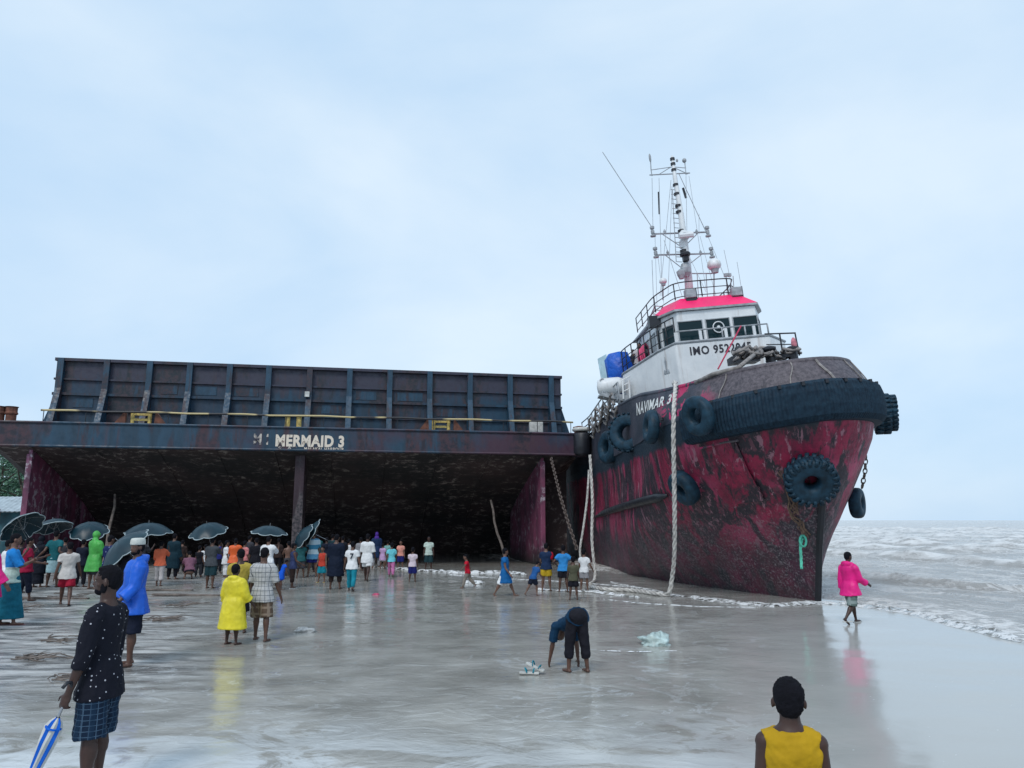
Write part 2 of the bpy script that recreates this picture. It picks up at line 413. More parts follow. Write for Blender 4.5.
# skegs and centre post
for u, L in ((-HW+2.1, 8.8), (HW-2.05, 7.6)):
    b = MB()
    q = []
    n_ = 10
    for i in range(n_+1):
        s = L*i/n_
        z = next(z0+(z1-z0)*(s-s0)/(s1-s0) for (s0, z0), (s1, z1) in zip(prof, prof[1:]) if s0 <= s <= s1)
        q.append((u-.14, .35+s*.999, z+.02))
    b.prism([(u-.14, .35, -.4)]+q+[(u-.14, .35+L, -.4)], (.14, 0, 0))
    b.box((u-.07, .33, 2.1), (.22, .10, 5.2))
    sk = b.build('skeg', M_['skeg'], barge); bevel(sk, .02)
b = MB(); b.prism([(-.22-.12, .5, -.4), (-.22-.12, .5, 4.85), (-.22-.12, 2.6, 4.5), (-.22-.12, 1.6, -.4)], (.42, 0, 0)); bevel(b.build('centre_post', M_['post_paint'], barge), .03)
b = MB(); b.box((HW-1.05, 41, 2.05), (1.55, 76, 5.1)); b.build('gap_shade_block', M_['barge_bottom'], barge)  # added dark block standing in for the shade right of the right skeg
# bin
def bp(px, py, s):   # photo pixel -> barge-local u at setback s (used only to read sizes off the picture)
    M = Matrix.Rotation(-TH, 3, 'Z'); o = V(barge.location); c = M @ (V((0, 0, CAMZ))-o); d = M @ ray(px, py); t = (s-c.y)/d.y; return c+d*t
BS = 4.6
bl = bp(58, 361, BS).x; br = bp(560, 374, BS).x
bt = (bp(58, 361, BS).z+bp(560, 374, BS).z)/2
BH = bt-DZ; BL = 58
b = MB(); b.box(((bl+br)/2, BS, DZ+BH/2), (br-bl, .06, BH)); b.box((bl, BS+BL/2, DZ+BH/2-.01), (.06, BL, BH-.02)); b.box((br, BS+BL/2, DZ+BH/2-.01), (.06, BL, BH-.02)); b.box(((bl+br)/2, BS+BL, DZ+BH/2), (br-bl, .06, BH))
b.build('bin_wall', M_['bin_plate'], barge)
nb = 12
us = [bl+.12+(br-bl-.24)*i/nb*(1.0) for i in range(nb+1)]
# ribs read off the picture
rp = [61, 107, 150, 190, 230, 269, 310, 350, 390, 430, 470, 510, 551]
us = [bp(p, 366+(p-61)*.026, BS-.2).x for p in rp]
def rib(b, u, dx=0, o=(0,0)):
    z0 = DZ; zt = DZ+BH
    pr = [(BS-.03, zt-.02), (BS-.27, zt-.02), (BS-.30, zt-1.45), (BS-1.05, z0-.01), (BS-.03, z0-.01)]
    b.prism([(u-.13, y, z) for y, z in pr], (.26, 0, 0))
for u in us:
    b = MB(); rib(b, u); b.build('rib', M_['bin_rib'], barge)
for k_ in range(9):
    for side, x0 in ((1, br+.03), (-1, bl-.03)):
        y = BS+1.0+k_*3.2; zt = DZ+BH
        b = MB(); b.prism([(x0, y, zt-.02), (x0+side*.22, y, zt-.02), (x0+side*.25, y, zt-1.45), (x0+side*.95, y, DZ-.01), (x0, y, DZ-.01)], (0, .25, 0)); b.build('side_rib', M_['bin_rib'], barge)
for z, d_, hh in ((BH-.08, .20, .14), (BH*.72, .12, .09), (BH*.52, .16, .12), (BH*.30, .12, .09), (BH*.10, .12, .09)):
    b = MB(); b.box(((bl+br)/2, BS-.03-d_/2, DZ+z), (br-bl+.1, d_, hh)); b.build('stringer', M_['bin_plate'], barge)
b = MB()     # rub marks: doubler plates between ribs
for i in range(len(us)-1):
    for zz in (.62, .41):
        if random.random() < .25: b.box(((us[i]+us[i+1])/2+random.uniform(-.2, .2), BS-.04, DZ+BH*zz), ((us[i+1]-us[i])*random.uniform(.4, .75), .03, BH*.12))
each(b, 'doubler_plate', M_['bin_rib'], barge)
# yellow pipe rail
z0 = .92
p0 = bp(41, 410, .35); p1 = bp(573, 422, .35)
b = MB(); b.tube([(p0.x+(p1.x-p0.x)*i/20, .35, p0.z+(p1.z-p0.z)*i/20+.02*sin(i*2.1)) for i in range(21)], .042, 8)
b.build('pipe_rail', M_['yellowblack'], barge, True)
b = MB()
for i in range(0, 15): u = p0.x+.1+(p1.x-p0.x-.2)*i/14; b.bar((u, .38, DZ-.03), (u, .38, p0.z+(p1.z-p0.z)*i/14), .018, 5)
each(b, 'rail_post', M_['black'], barge)
for px in (140, 441):
    c = bp(px, 432, .6); b = MB()
    for s in (-1, 1): b.lathe([(.10,0),(.08,.1),(.08,.5),(.11,.56),(.11,.60),(.02,.61)], 10, (c.x+s*.34, .6, DZ))
    b.box((c.x, .6, DZ+.47), (.62, .10, .09)); b.box((c.x, .6, DZ+.24), (.7, .1, .1)); b.build('fairlead', M_['yellow'], barge)
    b = MB()
    for s in (-1, 1): b.prism([(c.x+s*.56, .45, DZ), (c.x+s*1.05, .45, DZ), (c.x+s*.6, .45, DZ+.6)], (0, .3, 0))
    each(b, 'bracket', M_['rust'], barge)
c = bp(293, 428, .5); b = MB()
for s in (-1, 1): b.lathe([(.13,0),(.11,.1),(.11,.5),(.15,.54),(.02,.6)], 10, (c.x+s*.24, .5, DZ))
each(b, 'bollard', M_['yellow'], barge); 
c = bp(536, 431, .9); b = MB(); b.box((c.x, .9, DZ+.3), (.62, .3, .62)); bevel(b.build('deck_box', M_['whitebox'], barge), .03)
for px in (-2, 10, 579):
    c = bp(px, 425, 1.2); b = MB(); b.lathe([(.20,-.02),(.20,.4),(.25,.43),(.25,.48),(.22,.53),(.22,.70),(.26,.74),(.1,.76)] if px < 100 else [(.26,-.02),(.24,.3),(.3,.36),(.3,.45),(.1,.5)], 12, (c.x, 1.2, DZ)); b.build('mooring_post', M_['rust'], barge)
# lamp on the bin
c = bp(307, 394, BS-.5); b = MB(); b.box((c.x, BS-.42, c.z), (.22, .14, .26)); b.build('floodlight', M_['whitebox'], barge)

def text_mesh(s, size, extr=0.0, off=.0, align='CENTER', space=1.0):
    cu = bpy.data.curves.new('lettering', 'FONT'); cu.body = s; cu.size = size; cu.align_x = align; cu.offset = off; cu.space_character = space; cu.resolution_u = 3
    ob = bpy.data.objects.new('lettering_tmp', cu); C.objects.link(ob)
    me = ob.to_mesh(); vs = [v.co.copy() for v in me.vertices]; fs = [tuple(p.vertices) for p in me.polygons]
    ob.to_mesh_clear(); bpy.data.objects.remove(ob); bpy.data.curves.remove(cu)
    return vs, fs
k = NT('worn_lettering'); nn = k.noise(5, 7, .65)
M_['lettering'] = k.set(col=k.mix(k.ramp(nn, [(.58,0),(.66,1)]), (.68,.60,.50), (.16,.10,.09)), rough=.7)
k = NT('faded_lettering'); nn = k.noise(4, 7, .65)
M_['faded'] = k.set(col=k.mix(k.ramp(nn, [(.47,0),(.56,1)]), (.50,.45,.40), (.03,.03,.05)), rough=.7)
def barge_text(s, px0, px1, py, size, mat, off=.01, space=1.08):
    c = bp(px0, py, -.05); e = bp(px1, py, -.05); vs, fs = text_mesh(s, size, 0, off, 'LEFT', space); w_ = max(v.x for v in vs)
    b = MB(); b.add([(c.x+(e.x-c.x)*v.x/w_, -.062, c.z+v.y) for v in vs], fs); b.build('lettering', mat, barge)
barge_text('MERMAID 3', 275, 344, 445.6, .66, M_['lettering'], .03)
barge_text('M I', 253, 268, 444, .62, M_['faded'], .02)
barge_text('MALAKAL HARBOUR', 304, 344, 450.4, .20, M_['lettering'], .004)
barge_text('S  AT', 278, 297, 450.0, .22, M_['faded'], .004)
# ------------------------------------------------------------------ tug
tug = empty('tugboat', (7.97, 17.75, -.12), 'battered crimson and black tugboat with white wheelhouse, aground bow first beside the barge', 'tugboat')
tug.rotation_euler = (0, radians(-5.6), radians(2))
bpy.context.view_layer.update()
TM = Matrix.Translation(tug.location) @ tug.rotation_euler.to_matrix().to_4x4(); TI = TM.inverted()
def sp(px, py, Yl):           # where a photo pixel meets the ship's own plane y = Yl
    o = TI @ V((0, 0, CAMZ)); d = TI.to_3x3() @ ray(px, py); t = (Yl-o.y)/d.y; return o+d*t
def interp(z, tab):
    if z <= tab[0][0]: return tab[0][1]
    for (a, u), (b_, v) in zip(tab, tab[1:]):
        if z <= b_: return u+(v-u)*(z-a)/(b_-a)
    return tab[-1][1]
def curve(z, ph):             # half-breadth and distance aft, ph 0 (stem) .. 1 (shoulder) .. 2 (stern)
    yf = interp(z, [(-.6, 3.0), (0, 2.55), (1.5, 1.9), (3, 1.1), (4.2, .45), (5, .1), (5.4, .1), (6.6, 1.0)])
    L = interp(z, [(-.6, 12), (0, 10.5), (1.5, 8.5), (3, 6.6), (4.2, 5.6), (5.2, 5.6), (6.6, 5.2)])
    B = interp(z, [(-.6, 2.6), (0, 3.0), (1, 3.2), (2.2, 3.25), (4.2, 3.08), (5.2, 3.12), (5.4, 3.1), (6.6, 2.85)])
    p = interp(z, [(-.6, 1.05), (0, 1.12), (1.5, 1.35), (3, 1.7), (4.2, 2.05), (5.2, 2.1)])
    if ph <= 1:
        a = ph*pi/2; return B*sin(a)**(2/p), yf+L*(1-cos(a)**(2/p))
    y0 = yf+L; f = ph-1; y = y0+(33-y0)*f
    return B+.55*interp(y, [(18, 0), (22, 1), (33, .9)]), y
def S(side, ph, z): x, y = curve(z, ph); return V((side*x*(.9 if side > 0 else 1), y, z))
phs = lin(0, 1, 40)+lin(1, 2, 26)[1:]
zs = [-.6, -.2, .1, .4, .7, 1.0, 1.3, 1.7, 2.1, 2.5, 2.9, 3.3, 3.7, 4.1, 4.4, 4.8, 5.15]
b = MB()
def dent(side, ph, z):
    v = S(side, ph, z); k = noise.noise(V((v.x*.5, v.y*.5, z*.6)))*.07+noise.noise(V((v.x*1.4, v.y*1.4, z*1.6)))*.025
    if ph > .02: v.x -= side*k
    return v
b.grid([[dent(-1, ph, z) for z in zs] for ph in phs[::-1]]+[[dent(1, ph, z) for z in zs] for ph in phs[1:]])
b.prism([S(-1, 2, z)+V((0,-.01,0)) for z in zs]+[S(1, 2, z)+V((0,-.01,0)) for z in zs[::-1]], (0, .02, 0))
def hull_red():
    k = NT('hull_red'); X, Y, Z = k.xyz()
    st = k.mapping((1.3, .9, .30), rot=(.22, 0, 0)); n1 = k.noise(1.1, 9, .60, st, .4); n2 = k.noise(2.8, 9, .68, k.mapping((1.6, 1.0, .35), rot=(.3,0,0)), .9); n3 = k.noise(14, 6, .7)
    red = k.mix(k.ramp(n2, [(.38, 0), (.64, 1)]), (.29,.010,.052), (.13,.008,.032))
    red = k.mix(k.ramp(k.noise(.5, 4, .5, k.mapping((1,1,1), loc=(2,5,1))), [(.5, 0), (.64, .6)]), red, (.55,.08,.18))
    dark = k.mix(k.ramp(n3, [(.4, 0), (.6, 1)]), (.010,.010,.018), (.032,.020,.030))
    worn = k.ramp(n1, [(.475, 0), (.52, 1)])
    red = k.mix(k.ramp(k.noise(5, 10, .75, k.mapping((1.4,1.4,.6))), [(.54, 0), (.60, .8)]), red, (.07,.010,.030))
    dark = k.mix(k.ramp(k.noise(4, 10, .72, k.mapping((1.4,1.4,.5), loc=(5,5,2))), [(.53, 0), (.58, .8)]), dark, (.13,.045,.065))
    c = k.mix(worn, red, dark)
    sc = k.ramp(k.noise(2.0, 10, .72, k.mapping((2.6, 1.6, .25), rot=(.35, 0, 0), loc=(1,4,0)), .5), [(.60, 0), (.64, 1)])
    c = k.mix(sc, c, (.014,.012,.020))
    sc2 = k.ramp(k.noise(2.6, 9, .7, k.mapping((2.6, 1.6, .2), rot=(.35, 0, 0), loc=(8,1,3)), .4), [(.575, 0), (.61, .8)])
    c = k.mix(sc2, c, (.34,.16,.20))
    # growth and barnacles below the old waterline
    zz = k.math('ADD', Z, k.math('MULTIPLY', k.math('SUBTRACT', k.noise(.5, 6, .6), .5), 2.4))
    low = k.ramp(k.math('MULTIPLY', zz, .2), [(.32, 1), (.50, 0)])
    c = k.mix(k.math('MULTIPLY', low, .80), c, k.mix(k.ramp(k.noise(1.4, 6, .6), [(.45, 0), (.6, 1)]), (.030,.034,.042), (.085,.020,.045)))
    barn = k.math('MULTIPLY', k.ramp(k.noise(15, 6, .85), [(.53, 0), (.58, 1)]), k.math('MULTIPLY', k.ramp(k.math('MULTIPLY', zz, .2), [(.34, 1), (.58, 0)]), k.ramp(k.noise(1.3, 6, .6), [(.38, .3), (.54, 1)])))
    c = k.mix(barn, c, (.24,.20,.22))
    # paint stops at the upper strake
    c = k.mix(k.ramp(k.math('MULTIPLY', k.math('ADD', Z, k.math('MULTIPLY', k.math('SUBTRACT', n1, .5), .5)), .1), [(.445, 0), (.455, 1)]), c, (.012,.028,.045))
    k.set(col=c, rough=k.ramp(n3, [(.3, .38), (.7, .75)])); k.bump(k.mix(.5, n3, n1), .7, .04); return k.mat
M_['hull_red'] = hull_red()
hull = smooth_angle(b.build('hull', M_['hull_red'], tug), 50)
hv = [TM @ V(p) for p in b.v]; HB = BVHTree.FromPolygons(hv, b.f)
# stem bar
b = MB(); b.tube([S(1, 0, z)+V((0, -.03, 0)) for z in (-.5, 0, .7, 1.5, 2.2, 3, 3.6)], .09, 6); b.build('stem_bar', M_['black'], tug)
k = NT('rubber'); nn = k.noise(9, 5)
M_['rubber'] = k.set(col=k.mix(k.ramp(nn, [(.35,0),(.65,1)]), (.003,.014,.028), (.009,.030,.052)), rough=.7, spec=.25); k.bump(nn, .4, .01)
M_['tyre'] = plain('tyre_rubber', (.010,.034,.056), .55, .6, 5, bump=.012, spec=.25)
# fluted bow fender
b = MB(); P = []
N = 230
for i in range(N+1):
    f = i/N*1.62-.62; side = -1 if f < 0 else 1; ph = abs(f)*1.03
    base = S(side, min(ph, 1.0), 4.7) if ph <= 1 else S(side, 1+(ph-1)*.5, 4.7)
    e = .01; q = S(side, min(ph+e, 1.2), 4.7)-S(side, max(ph-e, 0), 4.7)
    nrm = V((q.y*side, -q.x*side, 0)) if side > 0 else V((-q.y, q.x, 0))
    if nrm.length < 1e-6: nrm = V((0, -1, 0))
    nrm.normalize()
    if nrm.x*side < 0: nrm = -nrm
    if abs(f) < .03: nrm = V((0, -1, 0))
    r = (.018 if i % 2 else 0)
    ring = []
    for (o, z) in ((-.02, 5.39), (.14, 5.40), (.25, 5.32), (.30, 5.12), (.30, 4.78), (.26, 4.54), (.14, 4.42), (-.05, 4.40)):
        zz = z+interp(abs(base.x), [(0, .12), (3.5, 0), (5, -.05)])
        ring.append(base+nrm*(o+r)+V((0, 0, zz-4.7)))
    P.append(ring)
b.rings(P)
b.build('bow_fender', M_['rubber'], tug)
# bulwark
def ztop(y): return interp(y, [(0, 6.08), (3, 6.12), (5, 6.26), (7, 6.50), (10, 6.62), (14, 6.62), (18, 6.4), (33, 5.9)])
def zbot(y): return interp(y, [(0, 5.25), (5, 5.1), (7, 4.95), (33, 4.85)])
def lean(y): return interp(y, [(0, .55), (4, .42), (7, .12), (10, .03), (33, 0)])
def BW(side, ph, v, o=0):
    x, y = curve(5.1, ph); x *= .9 if side > 0 else 1; z0 = zbot(y); z1 = ztop(y); z = z0+(z1-z0)*v
    c = V((0, max(y, 5), 0)); d = V((side*x, y, 0))-c; L = d.length; d.normalize() if L else None
    p = V((side*x, y, 0))+d*(o-lean(y)*v**1.3+.012); return V((p.x, p.y, z))
b = MB(); vv = (0, .2, .4, .6, .8, .93, 1)
b.grid([[BW(-1, ph, v) for v in vv] for ph in phs[::-1]]+[[BW(1, ph, v) for v in vv] for ph in phs[1:]])
b.grid([[BW(-1, ph, v, -.14) for v in vv[::-1]] for ph in phs[::-1]]+[[BW(1, ph, v, -.14) for v in vv[::-1]] for ph in phs[1:]])
k = NT('bulwark_paint'); X, Y, Z = k.xyz()
n1 = k.noise(1.0, 8, .6, None, .4); n3 = k.noise(12, 6, .7)
grey = k.mix(k.ramp(n3, [(.35, 0), (.65, 1)]), (.040,.033,.042), (.125,.105,.118))
navy = k.mix(k.ramp(n1, [(.4, 0), (.6, 1)]), (.018,.026,.042), (.055,.055,.075))
zone = k.ramp(k.math('MULTIPLY', k.math('ADD', k.math('ADD', X, k.math('MULTIPLY', Y, -.25)), k.math('MULTIPLY', k.math('SUBTRACT', n1, .5), 2.5)), .1), [(-.0, 0), (.02, 1)])
zz = k.math('ADD', k.math('SUBTRACT', X, k.math('MULTIPLY', Y, .35)), k.math('MULTIPLY', k.math('SUBTRACT', n1, .5), 2.0))
zr = k.n.new('ShaderNodeMapRange'); zr.inputs['From Min'].default_value = -3.3; zr.inputs['From Max'].default_value = -2.9; k.link(zz, zr.inputs['Value'])
c = k.mix(zr.outputs[0], navy, grey)
pk = k.ramp(k.noise(1.7, 7, .6, k.mapping((1,1,1.3), loc=(3.3,2,0)), .5), [(.50, 0), (.53, 1)])
z1_ = k.n.new('ShaderNodeMapRange'); z1_.interpolation_type = 'SMOOTHSTEP'; z1_.inputs['From Min'].default_value = -2.0; z1_.inputs['From Max'].default_value = -2.6; k.link(X, z1_.inputs['Value'])
z2_ = k.n.new('ShaderNodeMapRange'); z2_.inputs['From Min'].default_value = 5.0; z2_.inputs['From Max'].default_value = 3.8; k.link(Y, z2_.inputs['Value'])
c = k.mix(k.math('MULTIPLY', pk, k.math('MULTIPLY', z1_.outputs[0], z2_.outputs[0])), c, (.52,.022,.12))
c = k.mix(k.ramp(k.noise(2.2, 9, .7, k.mapping((2,2,.3)), .4), [(.58, 0), (.64, .7)]), c, (.02,.018,.026))
k.set(col=c, rough=.6); k.bump(n3, .6, .02)
M_['bulwark'] = k.mat
bw = smooth_angle(b.build('bulwark', M_['bulwark'], tug), 60)
bv = [TM @ V(p) for p in b.v]; BB = BVHTree.FromPolygons(bv, b.f)
b = MB(); b.tube([BW(-1, ph, 1, -.07) for ph in phs[::-1]]+[BW(1, ph, 1, -.07) for ph in phs[1:]], .09, 8); b.build('capping_rail', M_['bulwark'], tug, True)
# brackets along the top of the fender
b = MB()
for i in range(-9, 10):
    side = -1 if i < 0 else 1; q = BW(side, abs(i)/10, .02, .10); b.box(q+V((0, 0, .17)), (.07, .16, .09), Matrix.Rotation(.5*i/9, 3, 'Z'))
each(b, 'fender_clip', M_['black'], tug)
b = MB(); b.grid([[V((side*curve(5.1, ph)[0]*.96, curve(5.1, ph)[1]+.3, 4.95)) for side in (-1, 0, 1)] for ph in phs]); b.build('deck', M_['black'], tug)
# half-round rubbing strake on the side, broken hull plates, anchor recess
def on_hull(px, py, off=0.0, tree=None):
    o = V((0, 0, CAMZ)); d = ray(px, py).normalized(); h = (tree or HB).ray_cast(o, d)
    if h[0] is None: return None, None
    nn = h[1] if h[1].dot(d) < 0 else -h[1]
    return h[0]+nn*off, nn
b = MB(); pts = []
for i in range(9):
    q, nn = on_hull(596+(668-596)*i/8, 517-(517-495)*(i/8)**.8, .03)
    if q is not None: pts.append(TI @ q)
if len(pts) > 2: b.tube(pts, [.04]+[.14]*(len(pts)-2)+[.05], 8); b.build('rubbing_strake', M_['black'], tug, True)
b = MB()
def patch(poly, off=.03, sub=1):
    vs = [];
    for (px, py) in poly:
        q, nn = on_hull(px, py, off)
        if q is None: return
        vs.append(TI @ q)
    b.prism(vs, (0.0, .10, 0))
patch([(737,441),(750,470),(766,499),(735,503),(733,480),(735,462)], .07)
a_ = b.build('hull_plate', M_['hull_red'], tug)
b = MB(); L_ = []
for (px, py) in ((703,447),(715,444),(727,441),(740,439)):
    q, _ = on_hull(px, py, .10); L_.append(TI @ q)
b.tube(L_, .03, 6); b.build('anchor_lip', M_['bulwark'], tug)
b = MB(); L_ = []
for i in range(8):
    q, _ = on_hull(783+i*3.3+3*sin(i), 470+i*9.3, .03)
    if q is not None: L_.append(TI @ q)
if len(L_) > 2:
    for s_ in range(9): b.tube([p+V((random.uniform(-.16,.16), 0, random.uniform(-.05,.05))) for p in L_], random.uniform(.012,.03), 4)
    b.build('frayed_strip', plain('frayed_rubber', (.16,.10,.07), .9, .5, 12), tug)

# superstructure
M_['white'] = None
k = NT('white_paint'); nn = k.noise(1.6, 8, .65); st = k.ramp(k.noise(1.6, 6, .6, k.mapping((2.5,2.5,.18))), [(.56, 0), (.70, .55)])
c = k.mix(k.ramp(nn, [(.35, 0), (.65, 1)]), (.74,.75,.75), (.62,.64,.65)); c = k.mix(st, c, (.38,.31,.27))
M_['white'] = k.set(col=c, rough=.42)
M_['pink'] = plain('magenta_roof', (.86,.016,.14), .42, .12, 1.5)
M_['glass'] = None
k = NT('window_glass'); M_['glass'] = k.set(col=(.006,.022,.028), rough=.15, spec=.22)
M_['grey'] = plain('grey_steel', (.30,.32,.34), .5, .3, 6)
WY = 9.0
cx = (sp(680, 330, WY).x+sp(757, 330, WY).x)/2
hf = (sp(757, 330, WY).x-sp(680, 330, WY).x)/2
zb = (sp(683, 341, WY).z+sp(758, 336, WY).z)/2; zt = (sp(683, 320, WY).z+sp(758, 316, WY).z)/2
zeave = (sp(682, 309, WY).z+sp(760, 307, WY).z)/2; zroof = sp(718, 299, WY+1).z
print('wheelhouse', cx, hf, zb, zt, zeave, zroof)
sx_ = cx*.0
HFW = hf+.05; FW = HFW+.55; AFT = WY+4.6; z0 = zb-1.25
plan = [(-FW, AFT), (-FW, WY+1.1), (-HFW, WY), (HFW, WY), (FW, WY+1.15), (FW, AFT)]
plan = [(x+cx, y) for x, y in plan]
b = MB(); b.prism([(x, y, z0) for x, y in plan], (0, 0, zeave-z0)); wh = b.build('wheelhouse', M_['white'], tug); bevel(wh, .04)
b = MB()
pe = [((x-cx)*1.06+cx, (y-WY-2)*1.05+WY+2) for x, y in plan]
b.prism([(x, y, zeave+.003) for x, y in pe], (0, 0, .07)); b.build('eave', M_['grey'], tug)
b = MB(); lo = [V((x, y, zeave+.075)) for x, y in pe]; hi = [V(((x-cx)*.70+cx, (y-WY-2.3)*.80+WY+2.3+.15, zroof)) for x, y in pe]
b.rings([lo, hi]); b.build('roof', M_['pink'], tug)
def win_on(a, c_, f0, f1, zl, zh, name='window', wip=False):
    a = V((a[0], a[1], 0)); c2 = V((c_[0], c_[1], 0)); d = c2-a; nrm = V((d.y, -d.x, 0)).normalized()
    p = a+d*f0; q = a+d*f1
    for (o, th, gr, mt) in ((.012, .05, 0, 'frame'), (.05, .03, .06, 'g')):
        pass
    bb = MB(); e = d.normalized()
    def quad(p0, p1, l, h, off, thick): bb.prism([p0+nrm*off+V((0,0,l)), p1+nrm*off+V((0,0,l)), p1+nrm*off+V((0,0,h)), p0+nrm*off+V((0,0,h))], -nrm*thick)
    quad(p+e*.03, q-e*.03, zl+.03, zh-.03, .012, .03)
    g_ = bb.build('window', M_['glass'], tug)
    bb = MB(); 
    for (u0, u1, l, h) in ((p, p+e*.03, zl, zh), (q-e*.03, q, zl, zh), (p+e*.03, q-e*.03, zl, zl+.03), (p+e*.03, q-e*.03, zh-.03, zh)): quad(u0, u1, l, h, .035, .03)
    bb.build('frame', M_['grey'], g_)
    return g_
F0, F1 = plan[2], plan[3]
for a, c2 in ((-.01, .31), (.345, .655), (.69, 1.01)): win_on(F0, F1, a, c2, zb, zt)
win_on(plan[1], plan[2], .30, .84, zb-.05, zt-.02); win_on(plan[1], plan[2], .02, .20, zb-.05, zt-.02)
win_on(plan[3], plan[4], .14, .80, zb-.05, zt-.02)
for i in range(3): win_on(plan[0], plan[1], .1+.3*i, .34+.3*i, zb-.05, zt-.02)
b = MB(); c_ = V((cx-.0, WY-.05, (zb+zt)/2+.04)); b.tube([c_+V((.20*cos(t_), 0, .20*sin(t_))) for t_ in [2*pi*i/20 for i in range(20)]], .022, 6, closed=True); b.lathe([(.0,-.02),(.06,-.02),(.06,.02),(.0,.02)], 10, c_, Matrix.Rotation(pi/2, 3, 'X')); b.build('clear_view_screen', M_['white'], tug)
# lower white house, wide, with the bridge deck on it
TY = WY-.55; T0 = 4.6; T1 = zb-.16
tp = [(-2.3, 13.2), (-2.45, TY+3.2), (-FW-.25+cx, TY+.9), (-HFW-.35+cx, TY), (HFW+.15+cx, TY), (FW+.55+cx, TY+1.0), (2.9, TY+4), (2.9, 13.6)]
def hgt(y): return T1-interp(y, [(TY, 0), (TY+1.2, .10), (TY+4, .48), (13.6, .55)])
b = MB(); b.rings([[V((x, y, T0)) for x, y in tp], [V((x, y, hgt(y))) for x, y in tp]]); dh = b.build('deckhouse', M_['white'], tug); bevel(dh, .05)
b = MB()     # edge trim of the bridge deck
b.tube([V((x, y, hgt(y)+.02)) for x, y in tp[:-1]], .045, 6); b.build('deck_edge', M_['grey'], tug)
def rail(pts, h, n_, mat, name='railing', levels=(1, .66, .33), r=.028):
    b = MB()
    for l in levels: b.tube([p+V((0, 0, h*l)) for p in pts], r if l == 1 else r*.75, 6)
    L = [0]
    for p, q in zip(pts, pts[1:]): L.append(L[-1]+(q-p).length)
    for i in range(n_+1):
        s = L[-1]*i/n_
        j = max(k_ for k_ in range(len(pts)-1) if L[k_] <= s+1e-6); f = (s-L[j])/(L[j+1]-L[j]); p = pts[j].lerp(pts[j+1], f)
        b.bar(p, p+V((0, 0, h)), r*1.05, 6)
    return b.build(name, mat, tug, True)
rp_ = [V((x, y, hgt(y)+.02)) for x, y in tp]
def rnd(pts, k=5, f=.25):
    out = [pts[0]]
    for a, p, c in zip(pts, pts[1:], pts[2:]):
        u = p.lerp(a, min(f, .6/(p-a).length)); v = p.lerp(c, min(f, .6/(p-c).length))
        for i in range(k+1): t_ = i/k; out.append(u.lerp(p, t_).lerp(p.lerp(v, t_), t_))
    return out+[pts[-1]]
rail(rnd([V((x+.06, y+.06, z)) for x, y, z in rp_[:4]]), .95, 11, M_['black'], r=.022)
rail(rnd([V((rp_[3].x+.1, rp_[3].y+.05, rp_[3].z)), V((rp_[4].x, rp_[4].y+.05, rp_[4].z))]), .42, 4, M_['grey'], levels=(1,))
b = MB()
for f in (.02, .28, .55, .85):
    p = rp_[3].lerp(rp_[4], f); b.box(p+V((0, .03, .20)), (.10, .06, .36))
each(b, 'rail_stub', M_['white'], tug)
vs, fs = text_mesh('IMO 9522045', .42, 0, .012, 'LEFT', 1.12)
pL = sp(690, 355, TY); pR = sp(752, 350, TY); wtxt = max(v.x for v in vs)
b = MB(); b.add([(pL.x+v.x*(pR.x-pL.x)/wtxt, TY-.012, (pL.z+pR.z)/2+v.y*.98) for v in vs], fs); b.build('lettering', plain('black_lettering', (.02,.02,.03), .6, .4, 14), tug)
# small star-topped emblem on the white side
q = [tp[2], tp[3]]
b = MB(); e0 = V((*tp[3], 0)); e1 = V((*tp[2], 0)); d_ = (e1-e0).normalized(); nn_ = V((d_.y, -d_.x, 0)).normalized(); nn_ = nn_ if nn_.y < 0 else -nn_
c0 = sp(668, 372, TY+.6); f_ = .62; p = e0.lerp(e1, f_)+nn_*.02; zc = c0.z
def em(pts): b.prism([p+d_*-u+V((0, 0, zc+v_)) for u, v_ in pts], -nn_*.01)
em([(-.02,-.02),(.02,-.02),(.05,.40),(-.05,.40)]); em([(-.16,-.06),(.16,-.06),(.10,.10),(0,.02),(-.10,.10)]); em([(-.03,.40),(.03,.40),(0,.55)])
b.build('emblem', M_['grey'], tug)
# pink strut and black davit in front
b = MB(); b.bar(sp(741, 326, WY-1.0), sp(718, 369, WY-2.0), .026, 8); b.build('strut', plain('red_strut', (.45,.02,.07), .5, .3, 9), tug)
b = MB(); b.lathe([(.0,0),(.22,0),(.26,.2),(.16,.45),(.12,.55),(.0,.6)], 10, sp(741, 364, 6)); b.box(sp(741, 364, 6)+V((.1, 0, .12)), (.9, .5, .22)); b.build('windlass', M_['black'], tug)
# bow: bitts, fairlead, rail, heap of hawser
b = MB()
for px in (770, 793):
    q = sp(px, 356, 3.6); b.lathe([(.14,-.4),(.14,.12),(.2,.18),(.2,.24),(.05,.3)], 10, q); 
b.box((sp(781, 356, 3.6))+V((0, 0, .0)), (.75, .16, .12)); b.build('bow_bitt', M_['black'], tug)
q = sp(794, 344, 3.6); b = MB(); b.ell(q, (.08, .08, .2)); b.build('light', plain('faded_pink', (.5,.16,.2), .6, .4, 8), tug)
q0 = sp(765, 334, 6.0); q1 = sp(795, 333, 4.5); b = MB(); b.tube([q0, q1, q1+V((.02, 0, -.7))], .028, 6); b.bar(q0.lerp(q1, .5), q0.lerp(q1, .5)+V((0, 0, -.7)), .025, 6); b.tube([q0+V((0,0,-.35)), q1+V((0,0,-.35))], .02, 6); b.build('bow_rail', M_['black'], tug)
b = MB()
